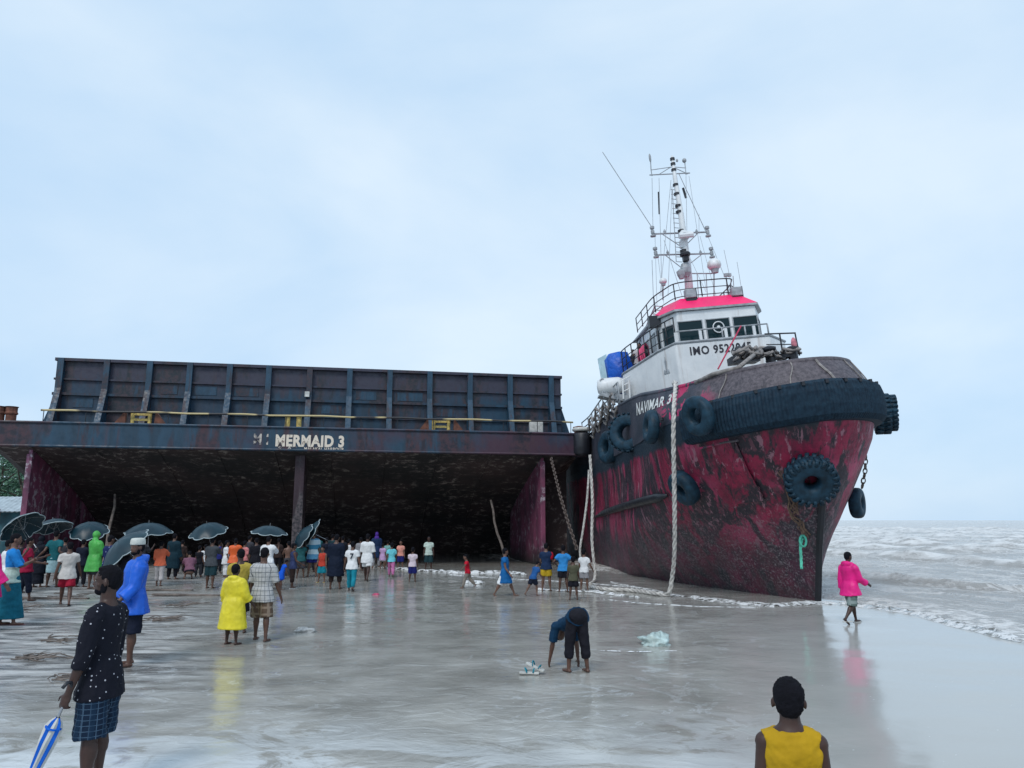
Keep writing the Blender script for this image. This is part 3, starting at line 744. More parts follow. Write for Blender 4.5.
for i in range(22):
    u = i/21; p0 = sp(736+random.uniform(0, 58), 353+random.uniform(-4, 6), 3.4+random.uniform(-.3, .6)); L_ = []
    a0 = random.uniform(0, 6)
    for k_ in range(9): L_.append(p0+V((cos(a0+k_*.8)*random.uniform(.14, .34), sin(a0+k_*.8)*.22, .05*sin(k_*2)+random.uniform(-.02,.03))))
    b.tube(L_, .045, 6)
L_ = [BW(-1, .62, 1, .0), BW(-1, .50, 1, .05)+V((0,0,.08)), BW(-1, .36, 1, .0)+V((0,0,.10)), sp(760, 350, 3.6)]; b.tube(L_, .06, 6)
o_ = b.build('hawser_heap', M_['rope_old'], tug, True)
# loose lines hanging over the grey bow plating
b = MB()
for ph, side in ((.05, 1), (.28, 1), (.40, 1), (.12, -1), (.45, -1), (.52, 1)):
    b.tube([BW(side, ph+.02*sin(v*5), v, .03) for v in (1, .85, .7, .5, .3, .1, 0)], .016 if ph != .05 else .03, 5)
each(b, 'loose_line', M_['rope_old'], tug)
# name on the bulwark
vs, fs = text_mesh('NAVIMAR 3', 1, 0, .03, 'LEFT', 1.1)
W_ = max(v.x for v in vs)
def arc_tab(side):
    t_ = [0]; L_ = [0]; p = BW(side, 0, .5); 
    for i in range(1, 400):
        ph = i/200; q = BW(side, ph, .5); L_.append(L_[-1]+(q-p).length); t_.append(ph); p = q
    return t_, L_
tt_, LL_ = arc_tab(-1)
def ph_of(s): 
    for i in range(len(LL_)-1):
        if LL_[i+1] >= s: return tt_[i]+(tt_[i+1]-tt_[i])*(s-LL_[i])/(LL_[i+1]-LL_[i])
    return 2
def bulw_s(px, py):           # arc length along starboard bulwark of a picture point
    h, nn = on_hull(px, py, 0, BB)
    if h is None: return None
    l = TI @ h; best = min(range(len(tt_)), key=lambda i: (BW(-1, tt_[i], .5)-l).xy.length); return LL_[best]
from bpy_extras.object_utils import world_to_camera_view as _w2c
def arc_at(px): return min(zip(LL_, tt_), key=lambda q: abs(_w2c(SC, co, TM @ BW(-1, q[1], .75)).x*1024-px) if .3 < q[1] < 1.6 else 999)[0]
bpy.context.view_layer.update()
SC.render.resolution_x = 1024; SC.render.resolution_y = 768
sR = arc_at(672); sL = arc_at(637)
print('name arc', sR, sL)
b = MB(); b.add([BW(-1, ph_of(sL+(sR-sL)*v.x/W_), .60+v.y*.36, .02) for v in vs], fs); b.build('lettering', M_['lettering'] if False else plain('white_lettering', (.68,.68,.66), .6, .3, 8), tug)

# roof rails, floodlights, speaker
rt = [V((h.x, h.y, zroof+.01)) for h in hi]
rpts = [rt[0], rt[1], rt[2], rt[3], rt[4], rt[5]]
rail(rnd([rt[0]+V((-.45,0,-.25)), rt[1]+V((-.42,-.1,-.25)), rt[2]+V((-.15,-.05,0)), rt[3]+V((-.1,-.05,0)), rt[4]+V((-.25,.1,0)), rt[5]+V((-.25,0,0))]), .62, 10, M_['black'], levels=(1, .55, .12), r=.022)
for px, py in ((690, 294), (736, 292)):
    q = sp(px, py, WY+.45); b = MB(); b.box(q, (.40, .28, .34)); f_ = b.build('floodlight', M_['grey'], tug); bevel(f_, .03)
    b = MB(); b.box(q+V((0, 0, -.29)), (.38, .2, .2)); b.box(q+V((.23, .05, -.05)), (.05, .15, .5)); b.build('bracket', M_['black'], f_)
q = sp(654, 322, WY+.9); b = MB(); b.box(q, (.42, .3, .42)); b.bar(q, q+V((.4, .2, 0)), .04); b.build('loudspeaker', M_['black'], tug)
# ladder up the wheelhouse side
b = MB(); A0 = sp(637, 348, 13); A1 = sp(655, 306, 11.5)
for o in (0, .35): b.bar(A0+V((o, o*.5, 0)), A1+V((o, o*.5, 0)), .03)
for i in range(12): p = A0.lerp(A1, i/11); b.bar(p, p+V((.35, .18, 0)), .018)
b.build('ladder', M_['grey'], tug)

# mast
MY = 11.6
def mp_(px, py, dy=0): return sp(px, py, MY+dy)
b = MB(); top = mp_(672, 156); base = mp_(690, 301)
b.tube([base, mp_(687, 262), mp_(681, 215), mp_(675, 178), top], [.17, .15, .115, .09, .05], 10)
mast = b.build('mast', M_['white'], tug, True)
b = MB()
for py in (158, 163, 169, 184, 193, 205, 211, 230, 250):
    f = (py-156)/145; px = 672+(690-672)*f; r = .06+.10*f; q = mp_(px, py); q2 = mp_(px+.3, py+2.2); b.tube([q, q2], r+.035, 10)
each(b, 'mast_band', M_['black'], mast)
b = MB()   # ladder on mast
for o in (-.22,): b.tube([mp_(683-2, 262)+V((o, -.1, 0)), mp_(677, 190)+V((o, -.1, 0))], .018, 5)
for i in range(16): p = mp_(682, 262).lerp(mp_(676, 190), i/15); b.bar(p, p+V((-.24, -.1, 0)), .014)
b.build('mast_ladder', M_['grey'], mast)
def light(b, q, s=1):
    b.lathe([(.02,-.30*s),(.14*s,-.28*s),(.14*s,-.22*s),(.05*s,-.2*s),(.09*s,-.12*s),(.09*s,.02*s),(.04*s,.06*s),(.11*s,.12*s),(.11*s,.22*s),(.02,.26*s)], 8, q)
for (a, c_, r) in (((649.5, 175), (690, 173), .025), ((652, 234), (709, 232), .035), ((655, 255), (713, 253.5), .035)):
    b = MB(); b.bar(mp_(*a), mp_(*c_), r, 6)
    if a[1] > 200:
        for px in (a[0]+10, c_[0]-12): b.bar(mp_(px, a[1]), mp_(683, a[1]+14), .02, 5)
    else:
        b.tube([mp_(650.5, 160), mp_(651, 170), mp_(652, 176)], .022, 5); b.tube([mp_(684.5, 160), mp_(686, 175)], .022, 5)
        b.bar(mp_(651, 170), mp_(672, 167), .018, 5); b.bar(mp_(658, 175), mp_(671, 167), .018, 5); b.bar(mp_(686, 168), mp_(675, 167), .018, 5); b.bar(mp_(688, 174), mp_(675, 168), .018, 5)
        b.ell(mp_(684.3, 160.5), (.09, .09, .10)); b.ell(mp_(650, 158), (.05, .05, .2)); b.ell(mp_(677, 160.5), (.05,.05,.07))
    b.build('crosstree', M_['grey'], mast)
    b = MB()
    if a[1] > 200:
        for px in (a[0]+.5, c_[0]-1.5): light(b, mp_(px, a[1]-3), .85)
        for px in (a[0]+13, c_[0]-12): b.lathe([(.02,0),(.05,.02),(.06,.12),(.02,.2)], 6, mp_(px, a[1]))
        each(b, 'navigation_light', M_['grey'], mast)
b = MB(); b.tube([mp_(680, 236, -.3), mp_(683, 233.5, -.3), mp_(692, 233, -.3)], [.10, .16, .08], 8); b.tube([mp_(686, 236), mp_(681.5, 243), mp_(682, 248)], [.16, .12, .10], 8); b.tube([mp_(679, 236, -.35), mp_(693, 234.5, -.35)], .12, 8); b.build('radar_scanner', M_['white'], mast)
b = MB(); q = mp_(685, 254, -.35); b.lathe([(.08,-.10),(.20,-.08),(.22,.0),(.18,.06),(.05,.09)], 12, q); b.box(q+V((0,0,-.2)), (.22,.2,.2)); b.build('searchlight', M_['black'], mast)
b = MB(); b.lathe([(.1,-.2),(.2,-.05),(.22,.15),(.15,.35),(.05,.4)], 8, mp_(686, 272, -.2)); b.lathe([(.1,-.2),(.16,-.05),(.18,.1),(.05,.2)], 8, mp_(681, 274, -.3)); each(b, 'horn', M_['grey'], mast)
for (px, py, r) in ((714, 264.5, .27), (663, 281, .15)):
    q = mp_(px, py, -.3); b = MB(); b.lathe([(.02,-r*.75),(r*.7,-r*.7),(r*1.0,-r*.35),(r*1.04,-.02),(r*.95,r*.35),(r*.6,r*.75),(.02,r*.88)], 16, q)
    d_ = b.build('satellite_dome', M_['white'], mast, True)
    b = MB(); b.lathe([(r*.5,-r*1.3),(r*.62,-r*.7),(.02,-r*.68)], 10, q); b.bar(q, mp_(px, 296 if px > 700 else 300, -.3), .03, 6); b.build('dome_stand', M_['grey'], d_)
b = MB(); b.bar(mp_(690, 273.5), mp_(712, 273.5), .025, 6)
for px in (697, 706, 726, 733): b.bar(mp_(px, 273 if px < 710 else 276), mp_(px+1.5, 299), .018, 5)
b.box(mp_(726, 275), (.16, .12, .12)); b.box(mp_(729.5, 275), (.12, .12, .12)); b.build('aerial_rack', M_['grey'], mast)
b = MB()
for (x0, y0, x1, y1, r) in ((602.5, 152, 653, 229, .016), (652, 178, 653, 232, .010), (659, 178, 662, 296, .010), (686, 176, 688, 300, .009), (679, 174, 707, 234, .016), (707, 234, 733, 297, .010), (671, 180, 660, 296, .009), (672, 186, 668, 296, .009), (655, 236, 657, 306, .008), (689, 176, 706, 290, .008), (664, 240, 682, 296, .010), (700, 236, 716, 296, .008), (658, 257, 664, 305, .008), (724, 250, 733, 292, .010), (737, 262, 742, 292, .010), (690, 258, 706, 292, .008), (652, 260, 654, 316, .012), (699, 214, 699, 234, .008)):
    b.bar(mp_(x0, y0), mp_(x1, y1, -.4 if y1 > 280 else 0), r, 4)
each(b, 'stay_wire', M_['grey'], mast)
b = MB(); b.tube([mp_(658.5, 192), mp_(659.3, 214)], .035, 6); b.tube([mp_(683, 188), mp_(686, 198)], .05, 6); each(b, 'insulator', M_['black'], mast)

# aft starboard: tarpaulin covered crane, liferaft, rails
AY = 11.9
q0 = sp(605, 354, AY); q1 = sp(634, 392, AY)
k = NT('blue_tarp'); nn = k.noise(1.6, 6, .6)
M_['tarp'] = k.set(col=k.mix(k.ramp(nn, [(.4,0),(.62,1)]), (.006,.11,.56), (.004,.06,.36)), rough=.4); k.bump(k.noise(3, 5, .6, None, 1), .9, .08)
b = MB(); w_ = q1.x-q0.x; z1_ = sp(615, 353, AY).z; z0_ = sp(618, 392, AY).z; xL = sp(608.5, 360, AY).x; xR = sp(630, 360, AY).x
P = []
for i in range(9):
    f = i/8; y = AY+f*1.3; bulge = .10*sin(pi*f)
    prof_ = [(xL+.3, z0_+.10), (xL-.02-bulge, z0_+.45), (xL-.08, z1_-.2), (xL+.06, z1_), ((xL+xR)/2, z1_+.05), (xR-.1, z1_-.0), (xR+.05+bulge, z1_-.5), (xR+.18, z0_+.35), (xR+.05, z0_-.1), ((xL+xR)/2+.15, z0_-.05)]
    P.append([V((x+.04*sin(i*2+z*3), y, z)) for x, z in prof_])
b.rings(P); tp_ = b.build('blue_tarpaulin', M_['tarp'], tug, True)
b = MB(); b.prism([(xL-.32, AY+.6, z1_-.05), (xL-.02, AY+.2, z1_+.03), (xL-.05, AY+.3, z0_+.3), (xL-.25, AY+.6, z0_+.2)], (0, .05, 0)); b.build('tarpaulin_flap', plain('pale_tarp', (.45,.62,.68), .5, .2), tug)
b = MB(); q = sp(611, 386, AY-.6); b.lathe([(.02,-.55),(.26,-.5),(.33,-.3),(.33,.3),(.26,.5),(.02,.55)], 14, q, Matrix.Rotation(pi/2, 3, 'Y')); lr = b.build('liferaft_canister', M_['white'], tug, True)
b = MB(); q = sp(613, 397, AY-.6); b.prism([q+V((-.55, -.3, .06)), q+V((.9, -.3, -.42)), q+V((.9, -.3, -.06)), q+V((-.5, -.3, .16))], (0, .7, 0)); b.build('liferaft_cradle', M_['grey'], tug)
b = MB(); L_ = [sp(*p, AY-.8) for p in ((604, 398), (600, 380), (603, 378), (607, 394))]; b.tube(rnd(L_), .035, 6, closed=False); L_ = [sp(*p, AY-.8) for p in ((606, 388), (622, 386))]; b.tube(L_, .02, 6); b.build('cradle_guard', M_['grey'], tug)
b = MB()
for px in (622.5, 629): b.bar(sp(px, 380, AY-1), sp(px+1, 399, AY-1), .035)
for py in (380, 386, 392): b.bar(sp(622.5, py, AY-1), sp(630, py-4, AY-1), .02)
b.build('side_ladder', M_['white'], tug)
b = MB(); P0 = [on_hull(px, 440, 0, BB) for px in (600,)]
for o, hh in ((0, .9), (.0, .6), (0, .3)):
    pts = [BW(-1, 1+f, 1, -.1)+V((0, 0, hh*(1-max(0, (f-.45))*1.2))) for f in lin(.16, .5, 12)]
    b.tube([pts[0]+V((0,0,-hh))]+pts, .03, 6)
for f in lin(.17, .5, 8): p = BW(-1, 1+f, 1, -.1); b.bar(p, p+V((0, 0, .9*(1-max(0, (f-.45))*1.2))), .03)
b.build('side_railing', M_['grey'], tug, True)
# bundle of fenders, chain and rope along the aft rail
b = MB()
for s_ in range(4):
    b.tube([BW(-1, 1+f, 1, .02)+V((-.05*s_+random.uniform(-.04,.04), random.uniform(-.1,.1), .15*s_-.15+.16*sin(f*90+s_*2)+random.uniform(-.05,.05))) for f in lin(.16, .42, 40)], .045, 6)
each(b, 'rail_lashing', M_['rope_old'], tug)
b = MB(); b.prism([(-.8, 22, 5), (2.4, 22, 5), (2.4, 22, 8.0), (-.8, 22, 8.0)], (0, 3, 0)); b.build('funnel_casing', M_['white'], tug)
# coil of pink hose on the side rail
b = MB(); q = sp(646, 357, 12.3); print('emp', cx, HFW, z0, zb, zt, T1)
for i in range(4): b.tube([q+V((.30*cos(t_)+.05*i, -.1*i, .42*sin(t_)+.05*i)) for t_ in [2*pi*j/14 for j in range(14)]], .05, 6, closed=True)
b.build('hose_coil', plain('pink_hose', (.60,.06,.15), .6, .4, 8), tug, True)

# ------------------------------------------------------------------ tyres hung as fenders
def tyre(R_, r_, w, lugs=0, big=False):
    b = MB(); prof = []
    for i in range(16):
        a = 2*pi*i/16; ca = cos(a); sa = sin(a)
        prof.append((R_-r_+r_*math.copysign(abs(ca)**.7, ca), w*math.copysign(abs(sa)**.7, sa)))
    b.rings([[V((r*cos(2*pi*k/36), r*sin(2*pi*k/36), z)) for r, z in prof] for k in range(36)], closed=True)
    for k_ in range(lugs):
        a = 2*pi*k_/lugs; Rm = Matrix.Rotation(a, 3, 'Z')
        for s in (-1, 1):
            c = Rm @ V((R_-.005, 0, s*w*.5)); b.box(c, (.06 if big else .04, 2*pi*R_/lugs*.50, w*.9), Rm @ Matrix.Rotation(s*.25, 3, 'X'))
            if big: b.box(Rm @ V((R_-.07, 0, s*w*.90)), (.14, 2*pi*R_/lugs*.42, .05), Rm)
    return b
def put_tyre(px, py, R_, r_, w, label, off=None, nrm=None, Y=None, big=False, squash=1, tilt=None):
    if Y is None:
        q, nn = on_hull(px, py, 0)
        if q is None: q, nn = on_hull(px, py, 0, BB)
        if q is None: print('tyre off hull', px, py); q = at(px, py, 27); nn = V((-1, 0, 0))
    else: q = at(px, py, Y); nn = V(nrm)
    if nrm is not None: nn = V(nrm).normalized()
    q = q+nn*(off if off is not None else w+.04)
    dd = ray(px, py)                        # keep the tyre's centre on the line of sight to the spot it hangs at
    if abs(dd.dot(nn)) > .15: cc = V((0, 0, CAMZ)); q = cc+dd*((q-cc).dot(nn)/dd.dot(nn))
    b = tyre(R_, r_, w, 22 if big or 'tread' in label else 0, big)
    o = b.build('tyre_fender', M_['tyre'], None, True); o.location = q; o.rotation_euler = nn.to_track_quat('Z', 'Y').to_euler()
    tag(o, label, 'tyre', "tyres hung round the tug's hull")
    # hanging chain
    return o
put_tyre(811, 480, .60, .22, .25, 'very large deep-treaded tractor tyre hung on the bow just below the black fender', big=True)
put_tyre(698, 416, .52, .16, .15, 'smooth pale-rimmed tyre under the black bow fender, right of the long white rope', off=.58)
put_tyre(651, 427, .50, .15, .16, 'thin-walled pale-rimmed tyre hung below the painted ship name, beside the chunky one', off=.22)
put_tyre(628, 433, .66, .20, .24, 'chunky treaded tyre hung below the start of the painted ship name', off=.26, nrm=(-.55,-.83,.05))
put_tyre(608.5, 447, .66, .20, .2, 'dark tyre seen nearly edge-on, furthest aft on the tug side by the railing', off=.22, nrm=(-.93,-.36,.05))
put_tyre(684, 488, .52, .19, .2, 'dim tyre hung low on the hull behind the long white rope', off=.12)
put_tyre(857, 503, .42, .15, .16, 'small dark tyre hanging clear beyond the right edge of the bow', Y=21.2, nrm=(.8,-.6,0), off=0)
put_tyre(882, 414, .56, .22, .2, 'fat tyre jutting out at the right end of the black bow fender', Y=21.6, nrm=(.93,-.35,0), off=0, big=True)
put_tyre(889, 413, .52, .2, .2, 'second fat tyre, outermost and partly hidden at the right end of the bow fender', Y=22.4, nrm=(.93,-.35,0), off=0, big=True)

# ------------------------------------------------------------------ ropes, chain, leaning poles
def rope(pts, r, label, mat='rope', n=8, name='rope', cat='rope', twist=True, group=None):
    # smooth the path then lay strands round it
    P_ = [V(p) for p in pts]; out = []
    for i in range(len(P_)-1):
        p0 = P_[max(i-1, 0)]; p1 = P_[i]; p2 = P_[i+1]; p3 = P_[min(i+2, len(P_)-1)]
        m = max(3, int((p2-p1).length/(r*1.6))) if twist else 6
        m = min(m, 60)
        for k_ in range(m):
            t_ = k_/m; out.append(.5*((2*p1)+(p2-p0)*t_+(2*p0-5*p1+4*p2-p3)*t_*t_+(3*p1-p0-3*p2+p3)*t_**3))
    out.append(P_[-1]); b = MB()
    if not twist: b.tube(out, r, n)
    else:
        L = 0
        for s in range(3):
            pp = []
            L = 0; prev = out[0]
            for k_, p in enumerate(out):
                L += (p-prev).length; prev = p
                t_ = (out[min(k_+1, len(out)-1)]-out[max(k_-1, 0)]).normalized(); a = t_.cross(V((.3, 1, .2))).normalized(); c = t_.cross(a)
                th = L/(r*5.5)*2*pi*.5+s*2*pi/3; pp.append(p+a*cos(th)*r*.55+c*sin(th)*r*.55)
            b.tube(pp, r*.6, 6)
    o = b.build(name, M_[mat], None, True); tag(o, label, cat, group); return o
q0, n0 = on_hull(683, 388, .25, BB)
if q0 is None: q0 = at(683, 388, 20.5)
g0 = gnd(668, 597)
A1 = at(674, 408, q0.y-1.0)
rope([q0+V((.05, .5, .1)), q0, A1, at(673.5, 440, min(g0.y, q0.y)-1.1), at(674.5, 500, g0.y-1.0), at(674.5, 550, g0.y-.5), at(672, 578, g0.y-.15), g0+V((0, 0, .08)), gnd(655, 595.5)+V((0,0,.06)), gnd(630, 592)+V((0,0,.05)), gnd(606, 591)+V((0,0,.05)), gnd(590, 588)+V((0,0,.05))], .058, 'thick white hawser hanging from the tug bow down to the wet sand', name='mooring_rope')
rope([at(589, 470, 27), at(587, 500, 27), at(583, 530, 27.0), at(580, 552, 27), at(584, 574, 27)], .038, 'pale rope sagging in the gap between barge and tug, left of the two', name='mooring_rope')
rope([at(590, 455, 27.2), at(592.5, 500, 26.8), at(592, 540, 26.6), at(595, 576, 26.4), at(590, 584, 25.5)], .05, 'double pale rope hanging straight down against the tug side in the gap', name='mooring_rope')
def chain(pts, r, label, mat='chain'):
    b = MB(); P_ = [V(p) for p in pts]
    L = sum((q-p).length for p, q in zip(P_, P_[1:])); n_ = int(L/(r*3.6)); acc = []
    for i in range(n_):
        s = L*(i+.5)/n_; 
        for p, q in zip(P_, P_[1:]):
            l = (q-p).length
            if s <= l: c = p.lerp(q, s/l); t_ = (q-p).normalized(); break
            s -= l
        a = t_.orthogonal().normalized(); a = Matrix.Rotation(pi/2*(i % 2), 3, t_) @ a
        b.tube([c+t_*cos(u)*r*2.4+a*sin(u)*r*1.5 for u in [2*pi*j/8 for j in range(8)]], r*.55, 4, closed=True)
    o = b.build('chain', M_[mat]); tag(o, label, 'chain'); return o
chain([at(551, 458, 33.4), at(560, 495, 31), at(568, 522, 29.6), at(577, 549, 28.4)], .042, 'long rusty chain slanting down from the barge corner to the men at its foot')
chain([at(866, 455, 20.6), at(865, 472, 20.5), at(862, 488, 20.6)], .035, 'short chain hanging beyond the right edge of the bow above the small tyre', 'black' if False else 'chain')
q, nn = on_hull(803, 538, .06)
if q is not None:
    rope([at(803, 537, q.y-.1), at(800.5, 545, q.y-.12), at(801, 556, q.y-.16), at(801.5, 569, q.y-.2)], .035, 'short green rope with a knot dangling from the bow near the waterline', 'green_rope', name='green_rope')
    b = MB(); c = at(803, 541, q.y-.16); b.tube([c+V((.08*cos(t_), 0, .14*sin(t_))) for t_ in [2*pi*i/10 for i in range(10)]], .03, 6, closed=True)
    o = C.objects[-1]; kn = b.build('loop', M_['green_rope'], o, True)
M_['wood'] = plain('driftwood', (.15,.125,.11), .9, .5, 6, bump=.01)
def pole(a, c, r, label, mat='wood'):
    b = MB(); P_ = [a.lerp(c, i/6)+V((random.uniform(-.05,.05), 0, random.uniform(-.03,.03))) for i in range(7)]
    b.tube(P_, [r, r*.95, r*.9, r*.85, r*.8, r*.75, r*.7], 7); o = b.build('pole', M_[mat]); tag(o, label, 'pole')
pole(gnd(101, 572), at(116, 494, gnd(101, 572).y+2.6), .07, 'grey pole leaning beside the left red skeg of the barge')
pole(gnd(310, 560), at(323, 500, gnd(310, 560).y+1), .07, 'grey pole rising behind the umbrellas near the centre post')
pole(gnd(506, 566), at(490, 500, gnd(506, 566).y), .065, 'thin pole leaning left of the right red skeg')
# ------------------------------------------------------------------ people
def skin(name, col):
    k = NT(name); n = k.noise(9, 4); return k.set(col=k.mix(k.ramp(n, [(.35, 0), (.65, 1)]), col, tuple(c*.72 for c in col)), rough=.45, spec=.4)
SKIN = [skin('skin_dark', (.055,.026,.019)), skin('skin_brown', (.105,.052,.036)), skin('skin_tan', (.16,.085,.06))]
M_['hair'] = plain('black_hair', (.007,.007,.010), .9, .4, 20, bump=.01, bscale=160, spec=.12)
M_['eye_white'] = plain('eye', (.30,.27,.24), .3, .05, 5)
DH = bpy.data.textures.new('hair_clumps', 'CLOUDS'); DH.noise_scale = .014; DH.noise_depth = 2
DC = bpy.data.textures.new('coat_folds', 'CLOUDS'); DC.noise_scale = .16; DC.noise_depth = 3
M_['lip'] = plain('lips', (.16,.06,.055), .5, .1, 5)
CL = {}
def cloth(name, col, rough=.75):
    if name in CL: return CL[name]
    k = NT(name); n = k.noise(5, 5, .6); c = k.mix(k.ramp(n, [(.35, 0), (.68, 1)]), col, tuple(x*.72 for x in col)); k.set(col=c, rough=rough, spec=.15 if rough > .5 else .4); k.bump(k.noise(9, 4), .5, .02)
    CL[name] = k.mat; return k.mat
def shiny(name, col): return cloth(name, col, .48)
def plaid(name, base, line, sc, lw=.12, hue=None):
    if name in CL: return CL[name]
    k = NT(name); X, Y, Z = k.xyz()
    def ln(v, s): return k.math('LESS_THAN', k.math('FRACT', k.math('MULTIPLY', v, s)), lw)
    XX = k.math('MULTIPLY', k.math('ARCTAN2', Y, X), .16)
    m = k.math('MAXIMUM', ln(XX, sc), ln(Z, sc)); c = k.mix(m, base, line)
    if hue: c = k.mix(k.math('MULTIPLY', k.math('LESS_THAN', k.math('FRACT', k.math('MULTIPLY', XX, sc/2)), .4), .5), c, hue)
    k.set(col=c, rough=.8, spec=.15); k.bump(k.noise(9, 4), .5, .02); CL[name] = k.mat; return k.mat
def dots(name, base, dot, sc, r=.16):
    k = NT(name); d_ = k.vor(sc); c = k.mix(k.math('LESS_THAN', d_, r), base, dot); k.set(col=c, rough=.8, spec=.15); k.bump(k.noise(9, 4), .5, .02); CL[name] = k.mat; return k.mat
def bands(name, cols, z0, z1):
    k = NT(name); Z = k.xyz()[2]; f = k.n.new('ShaderNodeMapRange'); f.inputs['From Min'].default_value = z0; f.inputs['From Max'].default_value = z1
    k.link(k.math('ADD', Z, k.math('MULTIPLY', k.math('SUBTRACT', k.noise(3, 3), .5), .06)), f.inputs['Value'])
    st = []
    for i, c in enumerate(cols): st.append((i/len(cols), c))
    k.set(col=k.ramp(f.outputs[0], st, 'CONSTANT'), rough=.8, spec=.15); k.bump(k.noise(9, 4), .5, .02); CL[name] = k.mat; return k.mat
DT = bpy.data.textures.new('cloth_folds', 'CLOUDS'); DT.noise_scale = .085; DT.noise_depth = 3
def rot(ax, deg): return Matrix.Rotation(radians(deg), 3, ax)
def skel(p):
    """joint positions in the person's own frame: x right, y forward, z up"""
    H = p['H']; k = p.get('child', 0)         # k: 0 adult .. 1 small child
    hd = .132+.035*k                           # head height share
    leg = .505-.03*k; J = {}
    T = rot('X', -p.get('lean', 0)) @ rot('Y', p.get('side', 0)); J['T'] = T
    def arm(s):
        pitch, ab, el = p.get('aL' if s < 0 else 'aR', (5, 8, 12))[:3]
        yaw = (p.get('aL' if s < 0 else 'aR', (5, 8, 12))+(0,))[3] if len(p.get('aL' if s < 0 else 'aR', (5, 8, 12))) > 3 else 0
        U = rot('X', -p.get('lean', 0)*p.get('armfollow', 1)) @ rot('Y', -s*ab) @ rot('X', pitch) ; F = U @ rot('Z', s*yaw) @ rot('X', el)
        sh = chest+T @ V((s*(.104-.008*k)*p.get('shw', 1)*H, 0, .022*H)); eb = sh+U @ V((0, 0, -.170*H)); wr = eb+F @ V((0, 0, -.150*H)); return sh, eb, wr, F
    def legf(s):
        pitch, ab, kn = p.get('lL' if s < 0 else 'lR', (0, 3, 0))
        U = rot('Y', -s*ab) @ rot('X', pitch); L = U @ rot('X', -kn)
        hp = V((s*.047*H, 0, 0)); kk = hp+U @ V((0, 0, -.245*H*leg/.505)); an = kk+L @ V((0, 0, -.222*H*leg/.505)); return hp, kk, an, L
    pel = V((0, 0, 0)); waist = pel+T @ V((0, 0, .10*H)); chest = pel+T @ V((0, 0, .255*H-.01*k*H)); neck = chest+T @ V((0, .0, .07*H))
    nd = T if p.get('nodrop') is None else T
    Hm = T @ rot('Z', -p.get('hyaw', 0)) @ rot('X', p.get('hp', 0)); 
    if p.get('headup'): Hm = rot('Z', -p.get('hyaw', 0)) @ rot('X', p.get('hp', 0))
    head = neck+Hm @ V((0, .012*H, (.035-p.get('neckdrop', 0)+hd/2)*H))
    J.update(pel=pel, waist=waist, chest=chest, neck=neck, head=head, Hm=Hm, hd=hd*H)
    for s, n_ in ((-1, 'L'), (1, 'R')):
        J['sh'+n_], J['eb'+n_], J['wr'+n_], J['F'+n_] = arm(s); J['hp'+n_], J['kn'+n_], J['an'+n_], J['G'+n_] = legf(s)
    lowest = min(J['anL'].z-(.040*H), J['anR'].z-(.040*H))
    for key, v in J.items():
        if isinstance(v, Vector): J[key] = v+V((0, 0, -lowest))
    return J
def mods(o, vox, sm=4, disp=0, it=.5, tex=None):
    m = o.modifiers.new('r', 'REMESH'); m.mode = 'VOXEL'; m.voxel_size = vox; m.use_smooth_shade = True
    m = o.modifiers.new('s', 'SMOOTH'); m.factor = it; m.iterations = sm
    if disp:
        m = o.modifiers.new('d', 'DISPLACE'); m.texture = tex or DT; m.strength = disp; m.mid_level = .5; m.texture_coords = 'LOCAL'
    return o
def ering(c, ax, ay, rx, ry, n=14, sq=1.0):
    out = []
    for i in range(n):
        a = 2*pi*i/n; u = cos(a); v = sin(a); out.append(c+ax*rx*math.copysign(abs(u)**sq, u)+ay*ry*math.copysign(abs(v)**sq, v))
    return out
def torso_rings(J, H, e, z0=-.06, z1=.345, girth=1.0):
    """sections up the trunk: e is how far the cloth stands off the body"""
    T = J['T']; ax = T @ V((1, 0, 0)); ay = T @ V((0, 1, 0)); up = T @ V((0, 0, 1))
    tab = [(-.06, .083, .058, 0), (0, .098, .068, -.004), (.05, .090, .062, 0), (.10, .082, .055, .004), (.17, .094, .062, .004), (.24, .104, .064, .0), (.285, .098, .055, -.004), (.315, .060, .042, -.004), (.345, .034, .034, 0)]
    rs = []
    for (t_, rx, ry, oy) in tab:
        if e > 0 and t_ <= .06: rx += .013; ry += .006
        if z0-1e-6 <= t_ <= z1+1e-6: rs.append(ering(J['pel']+up*t_*H+ay*oy*H, ax, ay, rx*H*girth+e, ry*H*girth+e))
    return rs
def hand(b, wr, F, s, H, curl, n=6, grip=None):
    h = .105*H; ax = F @ V((1, 0, 0)); ay = F @ V((0, 1, 0)); dn = F @ V((0, 0, -1))
    # palm faces the thigh: thin across x, wide along y
    pc = wr+dn*h*.30
    R = Matrix((ax, ay, -dn)).transposed()
    b.ell(pc, (.016*H/1.7+.004, .040*H/1.7, h*.36), R, 10, 7)
    inn = -s
    for i, (off, L, sp_) in enumerate(((.030, .44, 3), (.011, .50, 1), (-.009, .46, -1), (-.028, .36, -4))):
        L = L*h; r = .0088*H/1.7+(.0015 if n < 8 else 0); p0 = wr+dn*h*.50+ay*off*H/1.7; d_ = dn; pts = [p0]; a = curl*.5
        for seg in (.42, .33, .25):
            d_ = (dn*cos(radians(a))+ax*inn*sin(radians(a))+ay*sp_*.02).normalized(); pts.append(pts[-1]+d_*L*seg); a += curl
        b.tube(pts, [r*1.05, r, r*.95, r*.7], n)
    p0 = wr+dn*h*.16+ay*.026*H/1.7; t1 = p0+(dn*.6+ay*.75+ax*inn*.35).normalized()*h*.26; t2 = t1+(dn*.9+ay*.2+ax*inn*.45).normalized()*h*.22
    b.tube([p0, t1, t2], [.011*H/1.7, .010*H/1.7, .007*H/1.7], n)
